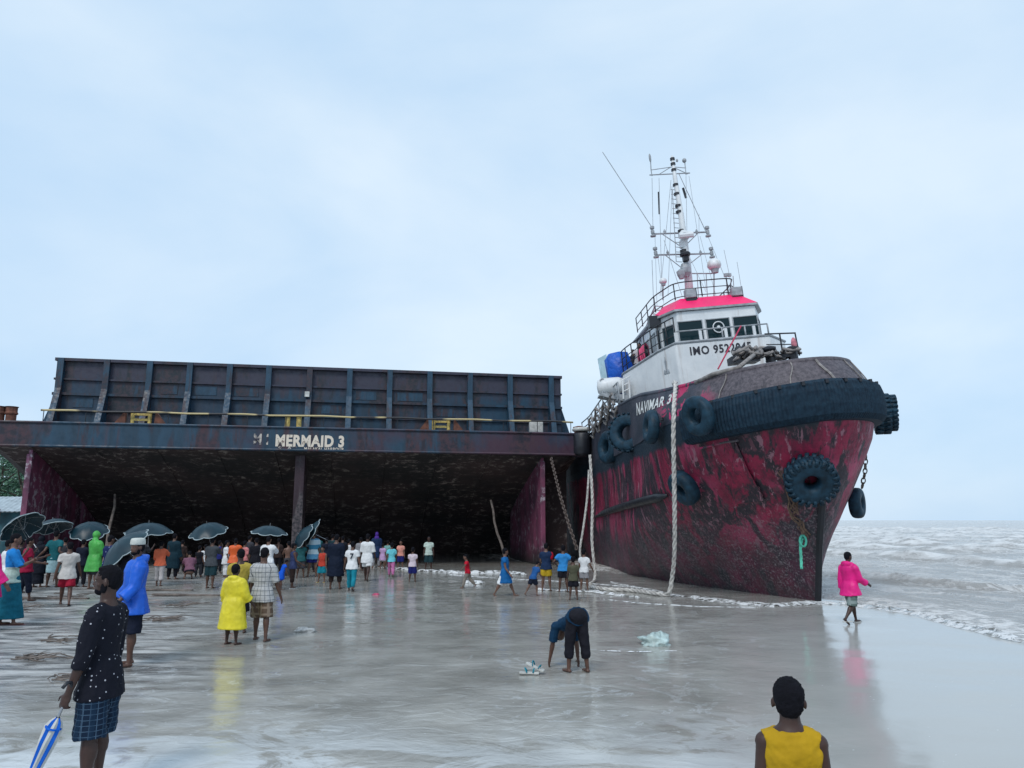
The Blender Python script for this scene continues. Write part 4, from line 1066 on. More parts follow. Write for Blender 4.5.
def person(p):
    """p: dict with the pose, size and clothes of one figure"""
    H = p['H']; J = skel(p); D = p['D']; vox = p.get('vox', .010 if D < 12 else .0135 if D < 19 else .017); k = p.get('child', 0)
    far = D > 19; ns = 8
    root = empty('person', (p['x'], p['y'], p.get('z', 0)), p['label'], 'person', p.get('group', 'onlookers on the beach'), 0)
    root.rotation_euler = (0, 0, -radians(p['a']))
    if p.get('tug'): root.rotation_euler = (0, radians(-3), -radians(p['a']))
    sk = SKIN[p.get('skin', 1)]; g = p.get('girth', 1.0)*(1-.04*k)
    b = MB(); b.rings(torso_rings(J, H, 0, girth=g))
    for n_ in 'LR': b.tube([J['neck']-J['T'] @ V((0, 0, .012*H)), J['neck'].lerp(J['sh'+n_], .5)-J['T'] @ V((0,0,.006*H)), J['sh'+n_]], [.030*H, .033*H, .036*H*g], 10)
    b.tube([J['neck']-J['T'] @ V((0, 0, .045*H)), J['neck'], J['head']-J['Hm'] @ V((0, .01*H, .02*H))], [.046*H, .035*H+.004*k, .033*H+.003*k], 10)
    # head
    hd = J['hd']; Hm = J['Hm']; hc = J['head']; w = hd*.335
    def hp(x, y, z): return hc+Hm @ V((x*hd, y*hd, z*hd))
    b.ell(hp(0, -.03, .10), (w*1.0, hd*.42, hd*.40), Hm, 14, 10)
    b.ell(hp(0, .10, -.14), (w*.80, hd*.27, hd*.34), Hm, 12, 8)
    b.ell(hp(0, .19, -.36), (w*.44, hd*.13, hd*.11), Hm, 10, 6)          # chin
    for s in (-1, 1):
        b.ell(hp(s*.362, .0, -.06), (hd*.050, hd*.085, hd*.13), Hm @ rot('Z', s*20), 8, 6)
        b.ell(hp(s*.17, .22, -.12), (hd*.11, hd*.10, hd*.10), Hm, 8, 6)   # cheek
        b.ell(hp(s*.14, .325, .085), (hd*.11, hd*.05, hd*.035), Hm, 8, 6) # brow
    b.tube([hp(0, .33, .03), hp(0, .40, -.08), hp(0, .42, -.13)], [hd*.035, hd*.045, hd*.05], 8)
    for s in (-1, 1): b.ell(hp(s*.045, .375, -.135), (hd*.04, hd*.05, hd*.03), Hm, 6, 5)
    b.ell(hp(0, .335, -.235), (hd*.105, hd*.05, hd*.028), Hm, 8, 6); b.ell(hp(0, .325, -.285), (hd*.09, hd*.05, hd*.03), Hm, 8, 6)
    for n_, s in (('L', -1), ('R', 1)):
        sh, eb, wr = J['sh'+n_], J['eb'+n_], J['wr'+n_]
        b.tube([sh-(eb-sh)*.05, sh.lerp(eb, .35), eb, eb.lerp(wr, .3), wr, wr+(wr-eb).normalized()*.02*H], [.034*H*g, .029*H*g, .023*H, .0245*H, .0155*H, .016*H], 10)
        b.ell(sh, (.037*H*g, .036*H*g, .037*H*g), None, 10, 6)
        hand(b, wr, J['F'+n_], s, H, p.get('curl', 18) if n_ != p.get('grip') else 62, 6)
        hi, kn, an = J['hp'+n_], J['kn'+n_], J['an'+n_]
        b.tube([hi+V((0, 0, .02*H)), hi.lerp(kn, .3), hi.lerp(kn, .8), kn, kn.lerp(an, .3), kn.lerp(an, .75), an, an+(an-kn).normalized()*.012*H], [.058*H*g, .054*H*g, .036*H, .033*H, .034*H, .021*H, .0185*H, .019*H], 12)
        b.ell(kn.lerp(an, .25)+J['G'+n_] @ V((0, -.010*H, 0)), (.030*H, .032*H, .062*H), J['G'+n_], 10, 6)
        toe = p.get('toe'+n_, 0); G = J['G'+n_] if abs((J['G'+n_] @ V((0, 1, 0))).z) > .45 else rot('Z', 0)
        fd = (G @ V((s*.12, 1, 0))).normalized(); fz = an-V((0, 0, 0))
        sole = an+(G @ V((0, 0, -1)))*.024*H
        b.tube([sole-fd*.030*H, sole+fd*.02*H, sole+fd*.065*H, sole+fd*.098*H], [.019*H, .022*H, .023*H, .015*H], 10, sy=.62)
        sx__ = (G @ V((1, 0, 0)))
        for i in range(5):
            q = sole+fd*(.100-.006*i)*H+sx__*s*(-.017+.0095*i)*H-(G @ V((0, 0, 1)))*.004*H; b.ell(q, ((.0085 if i == 0 else .0062)*H, .013*H, .0075*H), None, 6, 5)
    body = mods(b.build('body', sk, root), vox, p.get('sm', 3 if not far else 2), 0, .5)
    # eyes
    for s in (-1, 1):
        b = MB(); b.ell(hp(s*.14, .335, .02), (hd*.045, hd*.026, hd*.020), Hm, 8, 6); b.mi = 1; b.ell(hp(s*.14, .355, .02), (hd*.024, hd*.010, hd*.020), Hm, 8, 6); b.build('eye', [M_['eye_white'], M_['hair']], root, True)
    # hair
    hs = p.get('hair', 'short')
    if hs != 'none':
        b = MB(); b.ell(hp(0, -.075, .165), (w*1.07, hd*.43, hd*.395), Hm, 14, 10)
        b.ell(hp(0, -.19, .0), (w*.98, hd*.29, hd*.36), Hm, 12, 8)
        if hs == 'tuft': b.ell(hp(0, .06, .42), (w*.80, hd*.26, hd*.10), Hm, 10, 6)
        for s in (-1, 1): b.ell(hp(s*.285, .06, .14), (hd*.055, hd*.10, hd*.12), Hm, 8, 6)
        if hs == 'long': b.ell(hp(0, -.27, -.22), (w*.85, hd*.17, hd*.42), Hm, 10, 8)
        if p.get('beard'): b2 = MB(); b2.ell(hp(0, .17, -.33), (w*.62, hd*.20, hd*.16), Hm, 10, 8); b2.ell(hp(0, .36, -.175), (hd*.11, hd*.03, hd*.02), Hm, 8, 5); [b2.ell(hp(s*.22, .05, -.20), (hd*.09, hd*.13, hd*.22), Hm, 8, 6) for s in (-1, 1)]; mods(b2.build('beard', M_['hair'], root), min(vox, .010)*.8, 1, .004)
        mods(b.build('hair', p.get('hairmat') or M_['hair'], root), min(vox, .007 if D < 12 else .012), 2, .012, .5, DH)
    # garments
    T = J['T']; ax = T @ V((1, 0, 0)); ay = T @ V((0, 1, 0)); up = T @ V((0, 0, 1))
    top = p.get('top'); bot = p.get('bot'); E = .016*H/1.7
    if top:
        kind, mt = top[0], top[1]; b = MB(); hem = top[2] if len(top) > 2 else -.05    # hem: share of H above the pelvis
        loose = {'tee': .020, 'shirt': .026, 'vest': .018, 'kurta': .032, 'coat': .040, 'poncho': .055}[kind]*H/1.7
        rs = torso_rings(J, H, loose, 0 if hem < 0 else .05, .315, g)
        if kind in ('kurta', 'coat', 'poncho') or hem < -.02:
            dn = V((0, 0, -1)) if p.get('lean', 0) < 40 else (-up)
            mid = (J['knL']+J['knR'])/2; hipc = J['pel']; dn = (mid-hipc); dn = dn.normalized() if dn.length > .01 else V((0, 0, -1))
            if p.get('lean', 0) > 40: dn = -up
            fl = {'tee': .012, 'shirt': .014, 'vest': .008, 'kurta': .022, 'coat': .028, 'poncho': .04}[kind]*H
            pre = []; N_ = 5 if hem < -.12 else 2
            for i in range(N_, 0, -1):
                f = i/N_; c = hipc+dn*(-hem)*H*f; px_ = V((1, 0, 0)); py_ = dn.cross(px_).normalized()*-1
                if py_.y < 0: py_ = -py_
                spread = abs(J['knL'].y-J['knR'].y)*.30*f*min(1, -hem/.24)
                pre.append(ering(c, px_, py_, .113*H*g+loose+fl*f, .078*H*g+loose+fl*f*.8+spread, 14))
            rs = pre+rs
        b.rings(rs)
        sl = {'tee': .55, 'shirt': .9, 'vest': 0, 'kurta': 1.85, 'coat': 1.9, 'poncho': 1.75}[kind]
        sl = p.get('sleeve', sl)
        for n_, s in (('L', -1), ('R', 1)):
            sh, eb, wr = J['sh'+n_], J['eb'+n_], J['wr'+n_]; r0 = .036*H*g+loose*.9; r1 = .028*H+loose*.9
            if sl == 0: b.tube([J['neck']-up*.030*H, J['neck'].lerp(sh, .5)-up*.010*H, J['neck'].lerp(sh, .93)-up*.006*H], [.030*H+loose*.5, .036*H+loose*.6, .037*H+loose*.45], 10)
            if sl > 0:
                b.ell(sh+T @ V((-s*.006*H, 0, 0)), (r0*.98, r0*.96, r0*.96), None, 10, 6); b.tube([J['neck']-up*.022*H, J['neck'].lerp(sh, .5)-up*.008*H, sh], [.028*H+loose*.6, .034*H+loose*.6, r0*.95], 10)
                if sl <= 1: b.tube([sh, sh.lerp(eb, sl*.5), sh.lerp(eb, sl)], [r0, (r0+r1)/2, r1*1.06], 10)
                else: b.tube([sh, sh.lerp(eb, .5), eb, eb.lerp(wr, (sl-1)*.5), eb.lerp(wr, sl-1)], [r0, (r0+r1)/2, r1, r1*.95, r1*.95*(1.15 if kind in ('coat', 'poncho') else .9)], 10)
        # neckline
        if kind in ('shirt', 'coat'): b.tube(ering(J['neck']-up*.012*H, ax, ay, .043*H, .041*H, 12), .013*H, 6, closed=True)
        if p.get('hood') == 'down': 
            b.ell(J['neck']-ay*.045*H+up*.005*H, (.085*H, .045*H, .042*H), T, 12, 8); b.tube([J['neck']+ax*.06*H+ay*.02*H, J['neck']+ax*.055*H-ay*.045*H+up*.02*H, J['neck']-ay*.075*H+up*.022*H, J['neck']-ax*.055*H-ay*.045*H+up*.02*H, J['neck']-ax*.06*H+ay*.02*H], .024*H, 8)
        if p.get('hood') == 'up':
            b.ell(hp(0, -.10, .06), (w*1.22, hd*.50, hd*.56), Hm, 14, 10); b.ell(J['neck']-ay*.02*H, (.070*H, .055*H, .07*H), T, 10, 8)
        t_ = mods(b.build({'tee': 'shirt', 'shirt': 'shirt', 'vest': 'vest', 'kurta': 'long_shirt', 'coat': 'raincoat', 'poncho': 'rain_poncho'}[kind], mt, root), vox*1.0, p.get('csm', 4), .028 if kind in ('coat', 'poncho') else p.get('fold', .030), .5, DC if kind in ('coat', 'poncho') else None)
        if p.get('number'):
            vs, fs = text_mesh(p['number'], .15*H, 0, .006)
            b = MB(); b.add([J['chest']+T @ V((-v.x if False else v.x, -.066*H-loose*1.5, v.y-.10*H)) for v in vs], fs); b.build('number', cloth('number_black', (.02,.03,.05)), t_)
    if bot:
        kind, mt = bot[0], bot[1]; b = MB(); L = {'shorts': .78, 'knee': 1.02, 'trousers': 1.9, 'cropped': 1.6, 'lungi': 0, 'skirt': 0}[kind]; lo = .016*H/1.7 if kind in ('trousers', 'cropped') else .024*H/1.7
        if kind in ('lungi', 'skirt'):
            end = (J['anL']+J['anR'])/2+V((0, 0, .03*H)) if kind == 'lungi' else (J['knL']+J['knR'])/2
            if p.get('lungiend'): end = end+V(p['lungiend'])
            ctr = J['pel']+up*.05*H; sp_ = abs(J['anL'].y-J['anR'].y)*.45 if kind == 'lungi' else abs(J['knL'].y-J['knR'].y)*.4
            rs = [ering(ctr, ax, ay, .088*H*g+.02, .066*H*g+.02), ering(J['pel'], V((1,0,0)), V((0,1,0)), .102*H*g+.022, .078*H*g+.022)]
            for f in (.25, .5, .75, 1): c = J['pel'].lerp(end, f); rs.append(ering(c, V((1,0,0)), V((0,1,0)), .100*H*g+.02+.012*f*H, .080*H*g+.02+sp_*f+.01*H*f))
            b.rings(rs[::-1])
        else:
            b.rings([ering(J['pel']-up*.035*H, ax, ay, .092*H*g+lo*.7, .066*H*g+lo*.7), ering(J['pel'], ax, ay, .098*H*g+lo*.45, .068*H*g+lo*.45), ering(J['pel']+up*.055*H, ax, ay, .088*H*g+lo*.3, .060*H*g+lo*.3)])
            if p.get('lean', 0) > 40: b.rings(torso_rings(J, H, lo*1.1, -.06, .05, g)); b.ell(J['pel'], (.112*H*g+lo, .092*H, .085*H), None, 14, 10)
            for n_ in 'LR':
                hi, kn, an = J['hp'+n_], J['kn'+n_], J['an'+n_]; fl = .012*H if L < 1.3 else 0
                if L <= 1.05: b.tube([hi, hi.lerp(kn, .35), hi.lerp(kn, L)], [.056*H*g+lo*.6, .057*H*g+lo, .044*H*g+lo+fl], 12)
                else: b.tube([hi, hi.lerp(kn, .35), kn, kn.lerp(an, .4), kn.lerp(an, L-1)], [.058*H*g+lo, .056*H*g+lo, .040*H+lo, .038*H+lo, .028*H+lo], 12)
        mods(b.build({'shorts': 'shorts', 'knee': 'shorts', 'trousers': 'trousers', 'cropped': 'trousers', 'lungi': 'lungi', 'skirt': 'skirt'}[kind], mt, root), vox, 3, .028, .5)
    if p.get('cap'):
        b = MB(); b.rings([ering(hp(0, -.03, z), Hm @ V((1,0,0)), Hm @ V((0,1,0)), w*r, hd*.43*r, 16) for z, r in ((.16, 1.12), (.30, 1.14), (.46, 1.10), (.56, .96), (.58, .5))]); mods(b.build('cap', p['cap'], root), min(vox, .010), 2, .006)
    if p.get('scarf'):
        b = MB(); b.ell(hp(0, -.06, .06), (w*1.2, hd*.50, hd*.53), Hm, 14, 10); b.ell(J['neck']-ay*.01*H, (.075*H, .06*H, .07*H), T, 10, 8); mods(b.build('headscarf', p['scarf'], root), vox, 2, .008)
    if p.get('sandals'):
        for n_, s in (('L', -1), ('R', 1)):
            b = MB(); an = J['an'+n_]; fd = V((s*.12, 1, 0)).normalized(); sole = an+V((0, 0, -.040*H)); b.tube([sole-fd*.045*H, sole+fd*.02*H, sole+fd*.075*H, sole+fd*.118*H], [.02*H, .026*H, .028*H, .018*H], 10, sy=.3); b.build('sandal', p['sandals'], root, True)
    p['J'] = J; p['root'] = root
    return root
# ------------------------------------------------------------------ the crowd
PEOPLE = {}
def put(key, px, fy, hy, a, label, top=None, bot=None, pf=1.0, ox=0, Y=None, **k):
    g = gnd(px, fy) if Y is None else None
    if Y is not None:
        q = at(px, 520, Y); g = V((q.x, Y, 0))
    Ht = at(px, hy, g.y).z/pf if 'H' not in k else k.pop('H')
    hx = at(px, hy if pf > .95 else (hy+fy)/2, g.y).x
    p = dict(H=Ht, x=hx+ox, y=g.y, z=max(0, ground_z(g.x, g.y))-.004, a=a, D=g.length, label=label, top=top, bot=bot)
    p.update(k)
    if Ht < 1.42 and 'child' not in k and pf > .95: p['child'] = min(1, (1.5-Ht)/.5)
    person(p); PEOPLE[key] = p; return p
def wrist(key, s='R'):
    p = PEOPLE[key]; M = Matrix.Translation(p['root'].location) @ Matrix.Rotation(-radians(p['a']), 4, 'Z')
    F = p['J']['F'+s]; return M @ (p['J']['wr'+s]+F @ V((0, 0, -.05*p['H'])))
K = cloth
walk = dict(lL=(18, 2, 6), lR=(-14, 2, 14), aL=(-16, 8, 10), aR=(16, 8, 20))
walk2 = dict(lL=(-16, 2, 16), lR=(18, 2, 5), aL=(18, 8, 22), aR=(-14, 8, 10))
stand = dict(lL=(0, 5, 0), lR=(2, 5, 3))
hips = dict(aL=(-22, 38, 88, 0), aR=(-22, 38, 88, 0))
hold = dict(aR=(48, 10, 95), **stand)
holdL = dict(aL=(48, 10, 95), **stand)

# --- foreground
M_['dots'] = dots('dotted_black_shirt', (.008,.009,.016), (.42,.42,.46), 24, .15)
M_['shorts_plaid'] = plaid('teal_plaid_shorts', (.006,.016,.036), (.055,.10,.155), 26, .12, (.008,.028,.060))
put('man', 111, 797, 567, 272, 'man in a dotted black shirt and plaid shorts in profile, holding a folded umbrella', ('tee', M_['dots'], -.085), ('knee', M_['shorts_plaid']), skin=0, beard=True, hair='tuft', sleeve=1.38, vox=.0075, girth=.95, fold=.022, hyaw=-24, sm=6, csm=9, aL=(5, 9, 9), aR=(4, 8, 14), lL=(-2, 4, 0), lR=(4, 4, 4), grip='L', group='people standing near the viewer')
M_['mustard'] = K('mustard_vest', (.50,.30,.012))
put('boy', 787, 1010, 670, 12, 'boy in a mustard sleeveless vest seen from behind, nearest at the bottom edge', ('vest', M_['mustard'], -.04), ('shorts', K('dark_grey', (.05,.05,.06))), Y=3.75, skin=0, child=.45, vox=.0065, sm=14, csm=12, hyaw=2, shw=.88, girth=.90, neckdrop=.026, aL=(3, 8, 10), aR=(3, 8, 10), group='people standing near the viewer')
put('blueman', 139, 668, 541, 232, 'man in a bright blue raincoat and white cap, looking over his shoulder', ('coat', shiny('blue_raincoat', (.004,.11,.62)), -.10), ('knee', K('navy', (.010,.014,.030))), skin=1, hood='down', beard=True, hyaw=-26, cap=K('white_cap', (.60,.62,.58)), aL=(12, 8, 35), aR=(8, 8, 20), lL=(2, 3, 0), lR=(-2, 3, 2), sleeve=1.75, girth=1.03, group='people standing near the viewer', hair='short')
put('yellow', 236, 645, 564, 18, 'child in a lemon yellow rain poncho reaching the shins, seen from behind', ('poncho', shiny('yellow_poncho', (.78,.66,.03)), -.30), ('shorts', K('navy', (.010,.014,.030))), skin=0, hood='down', girth=1.12, aL=(6, 18, 25), aR=(10, 18, 30), sleeve=1.55, group='people standing near the viewer')
put('plaid', 265, 641, 547, 4, 'man in a pale checked shirt and brown patterned shorts beside the yellow poncho', ('shirt', plaid('pale_checked_shirt', (.42,.42,.42), (.12,.13,.15), 13, .12), -.085), ('knee', plaid('brown_check_shorts', (.11,.075,.055), (.22,.17,.13), 9, .3)), skin=1, aL=(10, 10, 20), aR=(8, 14, 8), lL=(8, 4, 0), lR=(-6, 5, 4), sleeve=.95, sandals=None, group='people standing near the viewer')
put('ochre', 250, 634, 549, 340, 'boy in a dull yellow tee standing half hidden beside the checked shirt', ('tee', K('ochre_tee', (.45,.34,.06)), -.05), ('knee', K('black_cloth', (.012,.012,.018))), ox=-.16, skin=0, group='people standing near the viewer', hyaw=-25, **stand)
put('pinkman', 847, 623, 550, 64, 'man in a magenta rain jacket and wet shorts walking along the sea edge', ('coat', shiny('magenta_jacket', (.80,.006,.22)), -.10), ('knee', plaid('wet_grey_shorts', (.10,.14,.13), (.22,.27,.26), 5, .3)), skin=0, hood='down', sleeve=1.85, lL=(22, 2, 8), lR=(-12, 2, 30), aL=(-5, 8, 15), aR=(20, 8, 45), hyaw=8, sandals=M_['whitebox'], group='walkers on open sand')
put('bender', 575, 673, 607, 338, 'person in navy and black bending right over to rinse hands in the wash', ('shirt', K('navy_blue_shirt', (.006,.035,.080)), -.03), ('cropped', K('black_cloth', (.012,.012,.018))), pf=.60, skin=1, girth=.86, lean=112, ox=.03, armfollow=0, hp=-25, aL=(10, 6, 4), aR=(-2, 5, 2), lL=(8, 4, 10), lR=(-4, 5, 0), sleeve=.9, group='walkers on open sand')

# --- the group at the tug side of the barge
put('redboy', 468, 588, 553, 262, 'small boy in a red shirt running with arms spread, left of the blue tunic', ('tee', K('red_tee', (.50,.010,.030)), -.04), ('trousers', K('khaki', (.25,.22,.19))), skin=2, aL=(30, 62, 10), aR=(-25, 55, 10), lL=(24, 2, 10), lR=(-20, 2, 25), lean=8)
put('bluetunic', 505, 596, 546, 100, 'person in a long blue tunic over white shorts striding right in shallow water', ('kurta', K('blue_tunic', (.010,.12,.34)), -.20), ('knee', K('white_cloth', (.78,.79,.80))), skin=2, sleeve=.4, lL=(26, 2, 4), lR=(-24, 2, 6), aL=(-18, 8, 20), aR=(12, 8, 25), hyaw=-30)
put('bluechild', 536, 596, 561, 50, 'child in a blue top crouching forward beside the yellow shorts', ('tee', K('mid_blue_tee', (.02,.10,.30)), -.03), ('shorts', K('navy', (.010,.014,.030))), skin=2, lean=28, pf=.9, H=None, lL=(-22, 3, 20), lR=(26, 3, 25), aL=(35, 8, 30), aR=(40, 8, 30)) if False else put('bluechild', 533, 596, 561, 50, 'child in a blue top leaning forward beside the yellow shorts', ('tee', K('mid_blue_tee', (.02,.10,.30)), -.03), ('shorts', K('navy', (.010,.014,.030))), skin=2, lean=24, pf=.95, lL=(-24, 3, 10), lR=(20, 3, 20), aL=(35, 8, 30), aR=(40, 8, 30))
put('yshorts', 546, 591, 543, 12, 'man in a navy shirt with a red shoulder and mustard shorts', ('tee', K('navy_red_tee', (.012,.030,.080)), -.05), ('shorts', K('mustard_shorts', (.48,.32,.02))), skin=2, aL=(20, 10, 60), aR=(18, 12, 60), **stand)
b_ = MB(); p_ = PEOPLE['yshorts']; e_ = p_['J']
b_.ell(e_['shR'].lerp(e_['ebR'], .25), (.052*p_['H'], .05*p_['H'], .085*p_['H']), None, 10, 6); b_.build('red_sleeve', K('red_tee', (.50,.010,.030)), p_['root'], True)
put('skyblue', 563, 592, 545, 0, 'man in a sky blue shirt and black shorts with hands on hips', ('shirt', K('sky_blue_shirt', (.035,.25,.60)), -.05), ('shorts', K('black_cloth', (.012,.012,.018))), skin=1, sleeve=.6, aL=(-12, 42, 95, 40), aR=(-12, 42, 95, 40), **stand)
put('olive', 573, 600, 556, 4, 'boy in a faded olive shirt standing in front of the sky blue shirt', ('tee', K('olive_tee', (.085,.085,.055)), -.05), ('shorts', K('black_cloth', (.012,.012,.018))), skin=1, aL=(20, 10, 40), aR=(10, 8, 20), **stand)
put('white1', 582, 591, 549, 20, 'man in a white tee and pale shorts beside the hanging ropes', ('tee', K('white_cloth', (.78,.79,.80)), -.05), ('shorts', K('grey_cloth', (.30,.30,.32))), skin=2, ox=.05, aL=(10, 8, 20), aR=(12, 20, 20), **stand)

# --- under the barge, right of centre
put('mint', 429, 571, 536, 172, 'man in a pale mint shirt and dark shorts standing apart, facing the viewer', ('tee', K('pale_mint', (.50,.60,.54)), -.05), ('knee', K('dark_teal', (.015,.045,.055))), skin=0, **stand)
put('pinkwhite', 413, 582, 547, 2, 'child in a pale pink tee and navy shorts with back turned, by the mint shirt', ('tee', K('pale_pink_tee', (.66,.56,.62)), -.05), ('knee', K('navy_blue', (.015,.020,.14))), skin=1, **stand)
put('cyan', 392, 577, 542, 355, 'child in a cyan tee and loose pink trousers with back turned', ('tee', K('cyan_tee', (.16,.60,.68)), -.04), ('trousers', K('pink_trousers', (.52,.17,.36))), skin=1, **walk)
put('peach', 401, 569, 540, 178, 'child in a peach top and navy shorts facing the viewer', ('tee', K('peach_tee', (.68,.30,.24)), -.04), ('knee', K('navy_blue', (.015,.020,.14))), skin=2, **stand)
put('lavender', 383, 569, 543, 20, 'small child in a lavender dress left of the cyan tee', ('kurta', K('lavender', (.55,.36,.60)), -.14), ('shorts', K('white_cloth', (.78,.79,.80))), skin=2, sleeve=.5, **stand)
put('mintkid', 388, 568, 540, 10, 'child in a sea green shirt half hidden behind the cyan tee', ('tee', K('sea_green', (.20,.42,.40)), -.04), ('shorts', K('grey_cloth', (.30,.30,.32))), skin=2, **stand)
put('purple', 377, 568, 532, 350, 'woman in a violet headscarf and dark dress behind the white shirts', ('kurta', K('navy_dress', (.014,.035,.10)), -.22), ('trousers', K('grey_cloth', (.30,.30,.32))), skin=2, scarf=K('violet', (.085,.035,.28)), **stand)
put('bigwhite', 368, 581, 533, 6, 'tall man in a loose white shirt and white shorts with back turned', ('shirt', K('white_cloth', (.78,.79,.80)), -.11), ('shorts', K('white_cloth', (.78,.79,.80))), skin=0, sleeve=1.0, aL=(8, 10, 15), aR=(4, 12, 15), **{k_: v_ for k_, v_ in walk.items() if k_[0] == 'l'})
put('seven', 353, 591, 541, 0, 'man in a white jersey numbered 7 and teal trousers walking away', ('tee', K('white_cloth', (.78,.79,.80)), -.06), ('trousers', K('teal_trousers', (.010,.22,.30))), skin=1, number='7', lL=(14, 3, 4), lR=(-14, 2, 20), aL=(10, 14, 10), aR=(-8, 14, 12), sandals=M_['black'])
put('farwhite', 349, 571, 539, 30, 'person in a small white tee in the dark behind the number 7 jersey', ('tee', K('white_cloth', (.78,.79,.80)), -.04), ('trousers', K('black_cloth', (.012,.012,.018))), skin=2, **stand)
put('kurta', 337, 589, 534, 4, 'person in a long black tunic to the knees with back turned', ('kurta', K('black_tunic', (.008,.014,.032)), -.27), ('cropped', K('dark_brown', (.035,.022,.020))), skin=1, sleeve=1.3, girth=1.1, **stand)
put('redkid', 323, 582, 546, 190, 'child in an orange red vest and teal shorts beside the black tunic', ('vest', K('red_orange', (.50,.055,.035)), -.05), ('knee', K('teal_trousers', (.010,.22,.30))), skin=2, sandals=M_['yellow'], **stand)
put('striped', 314, 577, 531, 340, 'man in a blue and white banded shirt under the slanted umbrella', ('shirt', bands('banded_shirt', [(.10,.28,.45),(.50,.62,.66),(.05,.22,.36),(.42,.55,.62),(.08,.25,.40)], .65, 1.5), -.12), ('shorts', K('navy_blue', (.015,.020,.14))), skin=2, **holdL)
put('navyvest', 294, 588, 543, 60, 'child in a navy vest over dark trousers seen from the side', ('vest', K('slate_blue', (.035,.050,.13)), -.07), ('cropped', K('dark_brown', (.035,.022,.020))), skin=1, lL=(4, 3, 0), lR=(-3, 3, 2), aL=(12, 8, 35), aR=(14, 8, 45), sandals=M_['whitebox'])
put('bluecrouch', 281, 590, 561, 55, 'small child in bright blue stooping beside the navy vest', ('kurta', K('royal_blue', (.008,.10,.62)), -.16), ('shorts', K('royal_blue', (.008,.10,.62))), skin=1, lean=22, sleeve=.3, pf=.93, aL=(30, 8, 20), aR=(30, 8, 20))
put('greyman', 289, 578, 541, 330, 'bare chested man with crossed arms behind the stooping blue child', None, ('lungi', K('dark_grey', (.05,.05,.06))), skin=2, aL=(40, 10, 95, 40), aR=(40, 10, 95, 40), **stand)
put('teal2', 302, 578, 540, 350, 'person in a dull teal shirt under the pair of slanted umbrellas', ('tee', K('dull_teal', (.020,.10,.11)), -.06), ('knee', K('dark_grey', (.05,.05,.06))), skin=1, aR=(55, 10, 90), **stand)
put('whitek', 269, 590, 536, 10, 'man in a plain white long shirt beneath a flat umbrella behind the checked shirt', ('kurta', K('white_cloth', (.78,.79,.80)), -.16), ('trousers', K('white_cloth', (.78,.79,.80))), skin=2, sleeve=.9, aR=(52, 8, 95), **stand)
put('dark1', 257, 583, 538, 340, 'person in black between the orange poncho and the white long shirt', ('shirt', K('black_cloth', (.012,.012,.018)), -.06), ('trousers', K('black_cloth', (.012,.012,.018))), skin=1, **stand)
put('orange', 236, 580, 539, 350, 'person in a creased orange poncho amid the crowd under the barge', ('poncho', shiny('orange_poncho', (.80,.13,.025)), -.10), ('trousers', K('dark_grey', (.05,.05,.06))), skin=1, sleeve=1.3, aL=(35, 12, 70), aR=(35, 14, 70), **stand)
put('pinkside', 245, 577, 541, 20, 'person in salmon pink partly behind the orange poncho', ('shirt', K('salmon', (.62,.22,.22)), -.05), ('trousers', K('dark_grey', (.05,.05,.06))), skin=2, **stand)
put('whiteside', 227, 578, 541, 60, 'person in a white tunic just left of the orange poncho', ('kurta', K('white_cloth', (.78,.79,.80)), -.14), ('trousers', K('white_cloth', (.78,.79,.80))), skin=2, sleeve=.8, **stand)
put('umbgrey', 213, 589, 538, 8, 'man in a grey shirt and dark teal shorts under a domed umbrella', ('shirt', K('steel_grey', (.060,.068,.078)), -.07), ('knee', K('dark_teal', (.015,.045,.055))), skin=1, sleeve=.8, aR=(50, 10, 100), lL=(3, 4, 0), lR=(-4, 4, 4))
put('squat', 190, 580, 553, 330, 'person in a mauve shirt squatting in the dark under the barge', ('shirt', K('mauve', (.22,.10,.15)), -.02), ('knee', K('black_cloth', (.012,.012,.018))), pf=.60, skin=2, lean=28, lL=(105, 12, 125), lR=(105, 12, 125), aL=(60, 10, 30), aR=(60, 10, 30), sleeve=.6)
put('darkfar', 200, 578, 546, 10, 'person in black standing beside the one who squats', ('tee', K('black_cloth', (.012,.012,.018)), -.05), ('trousers', K('dark_grey', (.05,.05,.06))), skin=2, **stand)
put('whitefar', 206, 577, 545, 340, 'person with a white front, half hidden by the grey shirt man', ('tee', K('white_cloth', (.78,.79,.80)), -.04), ('trousers', K('black_cloth', (.012,.012,.018))), skin=2, **stand)
put('orangeumb', 162, 587, 541, 352, 'person in a short orange jacket under the broad spiked umbrella', ('shirt', K('coral_orange', (.72,.16,.08)), -.04), ('cropped', K('pale_grey', (.48,.45,.45))), skin=1, sleeve=1.4, aR=(58, 10, 95), **walk2) if False else put('orangeumb', 162, 587, 541, 352, 'person in a short orange jacket under the broad spiked umbrella', ('shirt', K('coral_orange', (.72,.16,.08)), -.04), ('cropped', K('pale_grey', (.48,.45,.45))), skin=1, sleeve=1.4, lL=(14, 3, 4), lR=(-10, 3, 10), aL=(20, 10, 40), aR=(58, 10, 95))
put('tealcoat', 175, 580, 534, 10, 'person in a long dark teal coat beside the broad spiked umbrella', ('coat', K('dark_teal_coat', (.008,.030,.045)), -.26), ('trousers', K('black_cloth', (.012,.012,.018))), skin=2, **stand)
